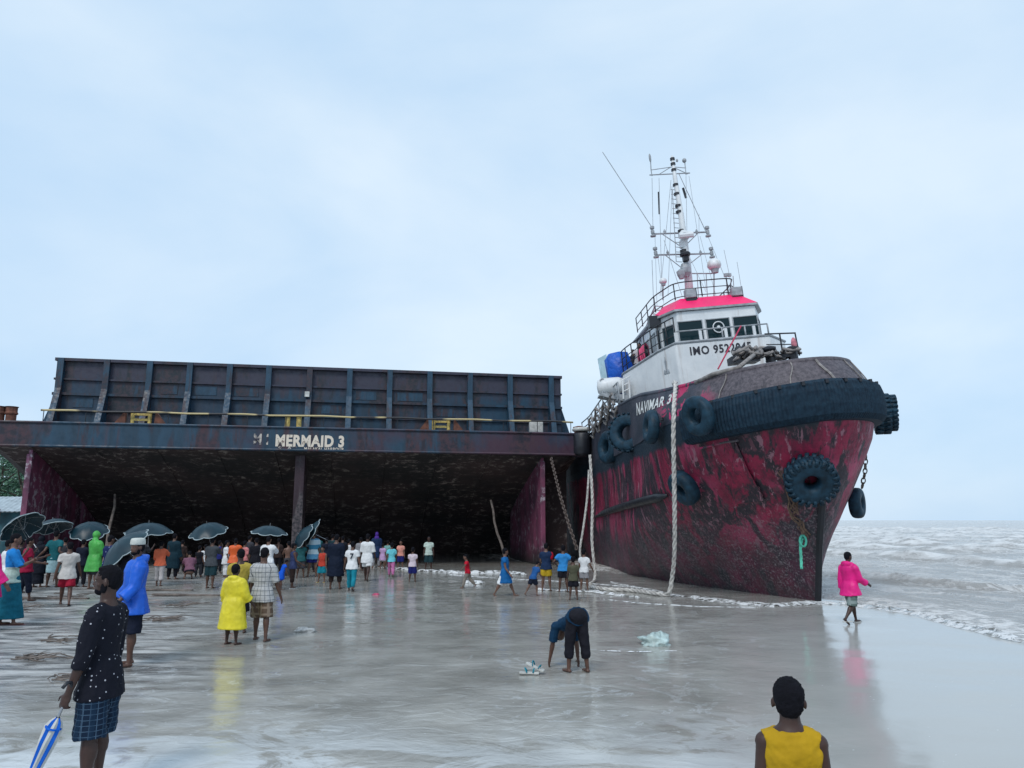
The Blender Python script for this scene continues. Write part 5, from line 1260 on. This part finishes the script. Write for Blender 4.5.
# --- left side
put('greenhood', 97, 590, 532, 30, 'person in a lime green hooded poncho, seen behind the profile man', ('poncho', shiny('lime_poncho', (.07,.40,.07)), -.20), ('knee', K('dark_grey', (.05,.05,.06))), skin=2, hood='up', sleeve=1.5, hyaw=20, aL=(20, 10, 60), aR=(20, 10, 60), **stand)
put('navypat', 111, 598, 536, 30, 'man in a navy patterned shirt right of the lime green hood', ('shirt', dots('navy_patterned_shirt', (.010,.020,.085), (.14,.17,.28), 9, .2), -.08), ('trousers', K('navy', (.010,.014,.030))), skin=1, aR=(45, 12, 90), sleeve=.8, **stand)
put('darkumb', 126, 610, 546, 20, 'person in black holding the big tilted umbrella behind the blue raincoat', ('shirt', K('black_cloth', (.012,.012,.018)), -.08), ('trousers', K('black_cloth', (.012,.012,.018))), skin=1, **holdL)
put('redshorts', 71, 606, 540, 332, 'boy in a white tee and red shorts walking off in sandals', ('tee', K('cream_tee', (.60,.57,.54)), -.06), ('shorts', K('dark_red_shorts', (.33,.012,.035))), skin=1, lL=(26, 2, 4), lR=(-14, 2, 22), aL=(-10, 12, 10), aR=(18, 14, 12), hyaw=-10, sandals=M_['black'])
put('tealshirt', 57, 588, 531, 2, 'person in a teal shirt and white skirt with hands clasped behind the back', ('tee', K('teal_shirt', (.012,.12,.14)), -.03), ('skirt', K('pale_aqua', (.42,.60,.62))), skin=1, aL=(-32, 12, 55, -50), aR=(-32, 12, 55, -50), **stand)
put('burka', 42, 588, 536, 20, 'woman in a black headscarf and long black gown under the small umbrella', ('kurta', K('black_gown', (.008,.010,.018)), -.24), ('lungi', K('black_gown', (.008,.010,.018))), skin=2, scarf=K('black_gown', (.008,.010,.018)), aR=(50, 8, 100), **stand)
put('redshirt', 30, 602, 538, 60, 'man in a dark crimson shirt behind the blue and mint top', ('shirt', K('crimson_shirt', (.30,.010,.045)), -.05), ('cropped', K('navy', (.010,.014,.030))), skin=1, lL=(-10, 3, 4), lR=(12, 3, 4), aL=(30, 10, 80), aR=(20, 10, 60), sleeve=.6)
put('lungi', 16, 626, 534, 62, 'person in a blue and mint top and long teal wrap, facing right', ('tee', bands('blue_mint_top', [(.42,.56,.50),(.42,.56,.50),(.42,.56,.50),(.015,.20,.55),(.015,.20,.55),(.015,.20,.55)], .72, 1.52), -.045), ('lungi', K('teal_wrap', (.010,.14,.21))), skin=2, sleeve=1.0, aL=(30, 10, 95, 40), aR=(30, 10, 95, 40), lL=(-8, 2, 0), lR=(10, 2, 2), sandals=K('dull_red', (.20,.06,.07)), hyaw=8)
put('magenta', -6, 632, 537, 40, 'person in a magenta jacket cut off by the left edge', ('coat', shiny('magenta_jacket', (.80,.006,.22)), -.16), ('trousers', K('pale_grey', (.48,.45,.45))), skin=2, hairmat=K('grey_hair', (.12,.12,.13)), aR=(10, 14, 20), girth=1.08, **stand)
put('whiteleft', 9, 606, 541, 40, 'person in a white shirt between the magenta jacket and the blue top', ('shirt', K('white_cloth', (.78,.79,.80)), -.06), ('trousers', K('black_cloth', (.012,.012,.018))), skin=1, sleeve=.9, aR=(50, 8, 95), **stand)
# --- dim figures at the back under the barge
back = [(327, 573, 537, 340, 'navy', (.010,.014,.030), 'dim figure in navy just left of the black tunic'),
        (333, 571, 534, 20, 'dark_teal', (.015,.045,.055), 'dim figure in dark teal behind the black tunic'),
        (343, 572, 536, 350, 'black_cloth', (.012,.012,.018), 'dim figure in black right of the black tunic'),
        (318, 572, 534, 15, 'dull_teal', (.020,.10,.11), 'dim figure in dull teal behind the banded shirt'),
        (361, 571, 537, 350, 'grey_cloth', (.30,.30,.32), 'figure in grey between the jersey and the tall white shirt'),
        (250, 575, 536, 30, 'dark_grey', (.05,.05,.06), 'dim figure in grey at the back, right of the salmon shirt'),
        (279, 573, 538, 10, 'dark_brown', (.035,.022,.020), 'dim figure in brown at the back beside the white long shirt'),
        (220, 574, 541, 30, 'navy_blue', (.015,.020,.14), 'dim figure in navy blue left of the white tunic'),
        (183, 574, 540, 350, 'dark_brown', (.035,.022,.020), 'dim figure in brown behind the one who squats'),
        (143, 582, 537, 20, 'dark_grey', (.05,.05,.06), 'figure in dark grey under the left part of the broad spiked umbrella'),
        (84, 588, 540, 10, 'navy', (.010,.014,.030), 'figure in navy holding the umbrella beside the lime green hood'),
        (66, 583, 538, 330, 'dark_grey', (.05,.05,.06), 'figure in dark grey right of the teal shirt'),
        (22, 594, 540, 20, 'black_cloth', (.012,.012,.018), 'figure in black under the large umbrella at left')]
for i, (px, fy, hy, a, cn, c, lb) in enumerate(back):
    put('back%d' % i, px, fy, hy, a, lb, ('shirt', K(cn, c), -.06), ('trousers', K('black_cloth', (.012,.012,.018))), skin=i % 3, aR=(45, 10, 90) if i in (9, 10, 12) else (5, 8, 12), **stand)

# --- two people on the tug's bridge deck
for i, (px, py, a, lb, c) in enumerate(((634, 346, 200, 'person in a pale striped shirt on the tug deck, leaning on the rail', 'pale_grey'), (627.5, 349, 215, 'person in dark clothes at the tug rail, left of the other', 'navy'))):
    ly = 12.6+i*.9; q = TM @ V((sp(px, py, ly).x, ly, hgt(ly)+.03)); hd_ = sp(px, py, ly); Hh = 1.62
    p = dict(H=Hh, x=q.x, y=q.y, z=(TM @ V((hd_.x, ly, hgt(ly)))).z-.10, a=a, D=q.length, label=lb, top=('tee', CL[c]), bot=('trousers', CL['navy']), skin=1, aL=(40, 10, 50), aR=(35, 14, 50), group='people aboard the tug', tug=True, lL=(0, 4, 0), lR=(3, 4, 2))
    person(p); PEOPLE['tug%d' % i] = p

# ------------------------------------------------------------------ umbrellas
k = NT('umbrella_cloth'); nn = k.noise(3, 4)
M_['umb'] = k.set(col=k.mix(k.ramp(nn, [(.35,0),(.65,1)]), (.003,.020,.032), (.007,.034,.048)), rough=.40, spec=.35)
M_['umbtrim'] = K('umbrella_trim', (.42,.50,.52)); M_['steel'] = plain('steel', (.35,.36,.38), .3, .1, 9, metal=.8)
def umbrella(cpx, cpy, Yc, hand_pt, R_, label, up=None, dome=.30, mat='umb', shaft=True):
    top = at(cpx, cpy, Yc); ax = (top-hand_pt).normalized() if up is None else V(up).normalized()
    Q = ax.to_track_quat('Z', 'Y').to_matrix()
    root = empty('umbrella', tuple(top), label, 'umbrella', 'dark umbrellas over the crowd')
    ns = 8; h = R_*dome*2; 
    def pt(a, f, dz=0):
        sag = 1-.055*(1-abs(cos(a*ns/2)))*f*f*2
        return Q @ V((cos(a)*R_*f*sag, sin(a)*R_*f*sag, -h*(f**2.1)*(.82)-dz+.03*f*(1-abs(cos(a*ns/2)))))
    b = MB(); N_ = 48; P = [[pt(2*pi*i/N_, f) for f in (.02, .2, .4, .6, .8, .92, 1)] for i in range(N_)]
    b.grid(P, True); b.grid([[pt(2*pi*i/N_, f, .006) for f in (1, .92, .8, .6, .4, .2, .02)] for i in range(N_)], True)
    cn = smooth_angle(b.build('canopy', M_[mat], root), 30)
    b = MB(); b.tube([pt(2*pi*i/N_, 1.0) for i in range(N_)], .013, 5, closed=True); b.build('trim', M_['umbtrim'], cn)
    for i in range(ns):
        b = MB(); a = 2*pi*i/ns; b.tube([pt(a, f, .012) for f in (.03, .3, .6, .85, 1.0)], .005, 4); b.tube([pt(a, .5, .015), Q @ V((0, 0, -h*.95))], .004, 4); b.build('rib', M_['steel'], root)
    L = (top-hand_pt).length if up is None else .8
    b = MB(); b.tube([Q @ V((0, 0, .09)), Q @ V((0, 0, .02)), Q @ V((0, 0, -L-.03))], [.006, .009, .009], 6); b.build('shaft', M_['steel'], root)
    b = MB(); b.tube([Q @ V((0, 0, -L+.06)), Q @ V((0, 0, -L-.08)), Q @ V((.02, 0, -L-.12)), Q @ V((.06, 0, -L-.12)), Q @ V((.08, 0, -L-.08))], .014, 7); b.build('handle', M_['black'], root, True)
    return root
W = wrist
umbrella(18, 521, W('back12').y+.25, W('back12'), .62, 'large dark umbrella at the left edge, above the blue and mint top')
umbrella(53, 520, W('burka').y+.15, W('burka'), .56, 'small dark umbrella in front of the left red skeg')
umbrella(89, 524, W('back10').y+.30, W('back10'), .58, 'dark umbrella tilted right, beside the lime green hood', up=(.12, -.45, .9))
umbrella(149, 523, W('orangeumb').y-.5, W('orangeumb')+V((-.1, 0, 0)), .72, 'broad dark umbrella with a tall spike, right of the white cap', up=(.02, -.12, 1), dome=.26)
umbrella(118, 541, W('darkumb', 'L').y-.25, W('darkumb', 'L'), .64, 'big umbrella leaning left behind the blue raincoat', up=(-.55, -.45, .72), dome=.26)
umbrella(207, 524, W('umbgrey').y-.1, W('umbgrey'), .58, 'domed umbrella with a pale rim held over the grey shirt', up=(-.10, -.35, .95))
umbrella(270, 526, W('whitek').y+.1, W('whitek'), .56, 'flat umbrella over the white long shirt', dome=.24, up=(.10, -.10, 1))
umbrella(299, 534, W('teal2').y-.2, W('teal2'), .54, 'umbrella tipped steeply left, the left one of a pair', up=(-.75, -.45, .55), dome=.24)
umbrella(308, 531, W('striped', 'L').y-.3, W('striped', 'L'), .56, 'umbrella tipped on edge beside the banded shirt', up=(-.85, -.30, .42), dome=.22)
# folded blue and white umbrella in the near man's hand
hp_ = W('man', 'L'); tip = at(36, 768, hp_.y-.02); d_ = (tip-hp_).normalized(); 
root = empty('folded_umbrella', tuple(hp_), 'folded blue and white umbrella hanging point down from the near hand', 'umbrella', None)
Q = d_.to_track_quat('Z', 'Y').to_matrix(); Lf = .60
b = MB(); n_ = 16
rs = []
for f, r in ((0, .014), (.05, .036), (.12, .050), (.3, .048), (.6, .034), (.85, .020), (1, .010)):
    rs.append([Q @ V(((r*(1+.28*(i % 2)))*cos(2*pi*i/n_+f*.8), (r*(1+.28*(i % 2)))*sin(2*pi*i/n_+f*.8), .10+f*Lf)) for i in range(n_)])
vs = [p for r in rs for p in r]; fs = []
for k_ in range(len(rs)-1):
    for i in range(n_):
        j = (i+1) % n_; b.mi = (i//2) % 2; b.add([rs[k_][i], rs[k_][j], rs[k_+1][j], rs[k_+1][i]], [(0, 1, 2, 3)])
b.build('canopy', [K('umbrella_blue', (.010,.13,.62)), K('umbrella_white', (.60,.60,.57))], root)
b = MB(); b.tube([Q @ V((0, 0, -.10)), Q @ V((0, 0, .12)), Q @ V((0, 0, .12+Lf+.06))], [.010, .009, .005], 6); b.build('shaft', M_['steel'], root)
b = MB(); b.tube([Q @ V((0, 0, -.04)), Q @ V((0, 0, -.12)), Q @ V((.02, .01, -.155)), Q @ V((.06, .02, -.16)), Q @ V((.085, .03, -.12))], .013, 8); b.build('handle', M_['black'], root, True)
b = MB(); b.tube([Q @ V((.07*cos(t_), .05*sin(t_), .17)) for t_ in [2*pi*i/12 for i in range(12)]], .008, 5, closed=True); b.build('strap', K('umbrella_blue', (.010,.13,.62)), root)

# ------------------------------------------------------------------ things on the sand
def lump(px, py, r, label, name, cat, mat, seed=0, amp=.35):
    g = gnd(px, py); b = MB(); b.ell((0, 0, 0), (1, 1, 1), None, 28, 18)
    vs = []
    for v in b.v:
        n_ = 1+amp*noise.fractal(V(v)*1.6+V((seed, 0, 0)), .8, 2, 5); vs.append((v[0]*r[0]*n_, v[1]*r[1]*n_, max(v[2], -.35)*r[2]*n_))
    b.v = vs; o = b.build(name, mat, None, True, (g.x, g.y, r[2]*.25)); tag(o, label, cat); return o
lump(655, 645, (.26, .20, .15), 'crumpled pale plastic bag half sunk in the shallow wash', 'plastic_bag', 'bag', plain('pale_plastic', (.42,.52,.50), .35, .4, 8, bump=.02), 3, .5)
lump(305, 632, (.20, .13, .07), 'flat pale stone with a dark ring lying in the shallow water', 'stone', 'stone', plain('pale_stone', (.36,.36,.35), .6, .5, 14, bump=.01), 9)
lump(430-70+16, 595, (.09, .06, .04), 'tiny red scrap lying in the water near the number 7 jersey', 'litter', 'litter', plain('red_scrap', (.40,.05,.12), .6, .3, 8), 5)
g = gnd(531, 675); root = empty('sandals', (g.x, g.y, 0), 'pair of blue and white sandals left on the wet sand by the bending person', 'sandals', None)
for i, (dx, dy, dz, rz, rx_) in enumerate(((-.02, 0, .025, 1.45, 0), (.06, .05, .09, 1.2, .35))):
    b = MB(); R = Matrix.Rotation(rz, 3, 'Z') @ Matrix.Rotation(rx_, 3, 'X'); 
    ol = [(.035, -.13), (.042, -.08), (.034, -.01), (.044, .06), (.045, .10), (.028, .135), (-.02, .14), (-.045, .10), (-.04, .03), (-.03, -.03), (-.04, -.09), (-.03, -.13)]
    b.prism([V((dx, dy, dz))+R @ V((x, y, -.012)) for x, y in ol], R @ V((0, 0, .028))); so_ = b.build('sole', M_['whitebox'], root); bevel(so_, .006)
    b = MB(); b.tube([V((dx, dy, dz))+R @ V(q) for q in ((-.043, .03, .01), (-.03, .05, .05), (0, .06, .065), (.03, .05, .05), (.045, .03, .01))], .014, 6, sy=.5); b.tube([V((dx, dy, dz))+R @ V(q) for q in ((-.04, -.05, .01), (-.02, -.06, .055), (.02, -.06, .055), (.04, -.05, .01))], .012, 6, sy=.5); b.build('strap', K('teal_trousers', (.010,.22,.30)), so_, True)
def twigs(px, py, n, spread, label, seed):
    random.seed(seed); g = gnd(px, py); b = MB()
    for i in range(n):
        a = random.gauss(.1, .7); L = random.uniform(.25, .8)*spread; c = V((random.uniform(-.4, .4)*spread, random.uniform(-.35, .35)*spread, random.uniform(.01, .05))); P = [c]
        d_ = V((cos(a), sin(a)*.8, random.uniform(-.02, .12)))
        for s_ in range(6):
            d_ = (d_+V((random.uniform(-.25, .25), random.uniform(-.25, .25), random.uniform(-.16, .10)))).normalized(); q = P[-1]+d_*L/6; q.z = max(.008, q.z); P.append(q)
        r = random.uniform(.006, .017); b.tube(P, [r, r*.95, r*.85, r*.75, r*.6, r*.45, r*.2], 5)
    o = b.build('driftwood', M_['wood'], None, True, (g.x, g.y, max(0, ground_z(g.x, g.y)))); tag(o, label, 'driftwood', 'washed up sticks on the mud')
twigs(37, 660, 22, .75, 'tangled sticks left of the profile man, nearest the picture edge', 1)
twigs(58, 642, 12, .8, 'low line of twigs just above the tangled sticks', 2)
twigs(66, 682, 18, .55, 'sticks half hidden behind the dotted shirt', 3)
twigs(158, 622, 16, .8, 'scattered twigs right of the blue raincoat man', 4)
twigs(182, 607, 12, 1.1, 'thin line of washed up sticks behind the twigs by the blue raincoat', 6)
twigs(62, 597, 10, 1.2, 'far sticks on the mud around the boy in red shorts', 7)
twigs(20, 610, 9, 1.0, 'sticks at the feet of the blue and mint top', 8)
random.seed(5)
# planks of driftwood scattered under the barge
for i, (px, py, L, lb) in enumerate(((165, 592, 1.6, 'dark plank on the mud below the broad umbrella'), (190, 597, 2.0, 'long dark plank on the mud below the squatting person'), (45, 600, 2.2, 'long plank lying on the mud behind the boy in red shorts'))):
    g = gnd(px, py); b = MB(); b.box((0, 0, .03), (L, .14, .05)); o = b.build('plank', M_['wood'], None, False, (g.x, g.y, max(0, ground_z(g.x, g.y))), (0, .02, random.uniform(-.1, .1))); bevel(o, .01); tag(o, lb, 'plank')

# foam lines where the wash meets the hulls
M_['foam'] = None
k = NT('foam'); f = k.noise(5, 8, .7, None, .6); k.set(col=(.72,.73,.73), rough=.9, alpha=k.ramp(f, [(.45, 0), (.53, .95)])); k.bump(k.noise(14, 5), .8, .03); M_['foam'] = k.mat
def foam(pts, wd, name='foam', h=.03, seed=0):
    P_ = [V(p) for p in pts]; L = sum((q-p).length for p, q in zip(P_, P_[1:])); n_ = max(10, int(L/.08)); rows = []
    for i in range(n_+1):
        s = L*i/n_
        for p, q in zip(P_, P_[1:]):
            l = (q-p).length
            if s <= l or q is P_[-1]: c = p.lerp(q, min(1, s/l)); t_ = (q-p).normalized(); break
            s -= l
        a = V((-t_.y, t_.x, 0)); w_ = wd*(.6+.8*abs(noise.noise(V((i*.05, seed, 0)))))*min(1, i/8, (n_-i)/8)+.01; c = c+a*.3*noise.noise(V((i*.03, seed+5, 0)))
        rows.append([c+a*w_*u+V((0, 0, .006+h*(1-u*u)*(.4+abs(noise.noise(V((i*.2, u*2, seed))))) )) for u in (-1, -.7, -.4, -.1, .2, .5, .8, 1)])
    b = MB(); b.grid(rows); o = b.build(name, M_['foam'], None, True); tag(o, kind='stuff'); return o
foam([gnd(345, 565), gnd(400, 569), gnd(450, 573), gnd(500, 573), gnd(530, 575)], .32, h=.10, seed=1)
foam([gnd(462, 583), gnd(480, 584), gnd(486, 583)], .22, h=.12, seed=2)
foam([gnd(537, 590), gnd(570, 591), gnd(595, 592), gnd(640, 598)], .22, h=.07, seed=3)
foam([gnd(600, 599), gnd(640, 603), gnd(700, 607), gnd(760, 608)], .10, h=.015, seed=4)
foam([gnd(690, 597), gnd(730, 602), gnd(770, 606), gnd(810, 603), gnd(845, 604)], .42, h=.07, seed=5)
foam([gnd(845, 604), gnd(880, 608), gnd(930, 617), gnd(975, 629), gnd(1030, 643)], .34, h=.08, seed=6)
foam([gnd(600, 651), gnd(640, 653), gnd(680, 653)], .06, h=.01, seed=8)
foam([gnd(450, 575), gnd(520, 580), gnd(590, 583), gnd(640, 588)], .14, h=.02, seed=9)
foam([gnd(700, 598), gnd(680, 596), gnd(640, 588), gnd(610, 582)], .2, h=.03, seed=10)

# ------------------------------------------------------------------ trees and huts beyond the barge's left end
M_['leaf'] = [plain('leaf_'+n_, c, .6, .4, 2) for n_, c in (('deep_green', (.030,.085,.055)), ('mid_green', (.055,.14,.080)), ('pale_green', (.10,.20,.12)))]
M_['bark'] = plain('bark', (.09,.075,.06), .9, .4, 5)
def tree(x, y, h, r, label, seed, mi):
    random.seed(seed); root = empty('tree', (x, y, 0), label, 'tree', 'trees behind the beach')
    b = MB(); P = [V((random.uniform(-.3, .3)*f, random.uniform(-.3, .3)*f, h*.75*f)) for f in (0, .3, .6, 1)]; b.tube(P, [.22, .17, .13, .05], 7)
    tips = []
    for i in range(9):
        a = random.uniform(0, 6.28); s_ = P[1].lerp(P[3], random.random()); e = s_+V((cos(a)*r*random.uniform(.5, .9), sin(a)*r*random.uniform(.5, .9), random.uniform(.3, h*.3))); b.tube([s_, s_.lerp(e, .5)+V((0, 0, .15)), e], [.07, .05, .02], 5); tips.append(e)
    b.build('trunk', M_['bark'], root)
    b = MB(); cl = tips+[V((random.gauss(0, r*.45), random.gauss(0, r*.45), random.uniform(h*.35, h))) for _ in range(26)]
    for c in cl:
        rr_ = random.uniform(.35, .9)*r*.42
        for _ in range(95):
            d_ = V((random.gauss(0, 1), random.gauss(0, 1), random.gauss(0, .75))); d_ = d_.normalized()*rr_*random.random()**.4; q = c+d_; s_ = random.uniform(.09, .2)
            u = V((random.gauss(0, 1), random.gauss(0, 1), random.gauss(0, .5))).normalized()*s_; w_ = u.orthogonal().normalized()*s_*.6; w_ = Matrix.Rotation(random.uniform(0, 6.28), 3, u.normalized()) @ w_
            b.mi = 0 if random.random() < .55 else 1; b.add([q-u, q+w_, q+u, q-w_], [(0, 1, 2, 3)])
    b.build('crown', [M_['leaf'][mi], M_['leaf'][(mi+1) % 3]], root)
tr = [(20, 60, 7.0, 3.4, 'broad green tree directly behind the tin roofed huts'), (-3, 66, 9.0, 3.6, 'taller green tree at the left picture edge behind the huts'), (33, 72, 7.5, 3.8, 'darker tree half hidden by the left skeg'), (8, 84, 9.5, 4.2, 'far tree rising between the other two'), (-30, 74, 9.0, 4, 'tree just beyond the left edge'), (48, 92, 8, 4.2, 'far tree seen under the barge beside its left skeg')]
for i, (px, Y_, h, r, lb) in enumerate(tr): q = at(px, 520, Y_); tree(q.x, Y_, h, r, lb, 40+i, i % 3)
# palm-like loose tree by the edge
M_['tin'] = plain('tin_roof', (.36,.42,.45), .45, .25, 3); M_['hutwall'] = plain('hut_wall_teal', (.03,.11,.14), .7, .4, 2)
def hut(px, Y_, w_, h, d_, label, rz):
    q = at(px, 520, Y_); root = empty('hut', (q.x, Y_, 0), label, 'hut', 'tin roofed huts behind the beach', rz)
    b = MB(); b.box((0, 0, h/2), (w_, d_, h)); b.build('wall', M_['hutwall'], root)
    b = MB(); n_ = 40
    for s in (-1, 1):
        b.grid([[V((-w_*.58+w_*1.16*i/n_, s*(d_*.68)*(1-f), h-.08+f*.9+(.03 if i % 2 else 0))) for f in (0, 1)] for i in range(n_+1)])
        b.grid([[V((-w_*.58+w_*1.16*i/n_, s*(d_*.68)*(1-f), h-.12+f*.9+(.03 if i % 2 else 0))) for f in (1, 0)] for i in range(n_+1)])
    b.build('roof', M_['tin'], root)
    for u in (-.3, .3): b = MB(); b.box((u*w_, -d_/2-.01, h*.5), (.8, .05, .7)); b.build('window', M_['black'], root)
    b = MB(); b.box((0, -d_/2-.01, h*.36), (.85, .05, h*.72)); b.build('door', M_['wood'], root)
    for u in (-.5, -.17, .17, .5): b = MB(); b.bar((u*w_*1.05, -d_*.62, 0), (u*w_*1.05, -d_*.62, h+.05), .05); b.build('post', M_['wood'], root)
hut(3, 46, 4.4, 2.6, 3.5, 'tin roofed teal hut at the left edge below the trees', .15)
hut(27, 52, 3.2, 2.3, 3.2, 'smaller tin roofed hut between the first hut and the red skeg', -.1)
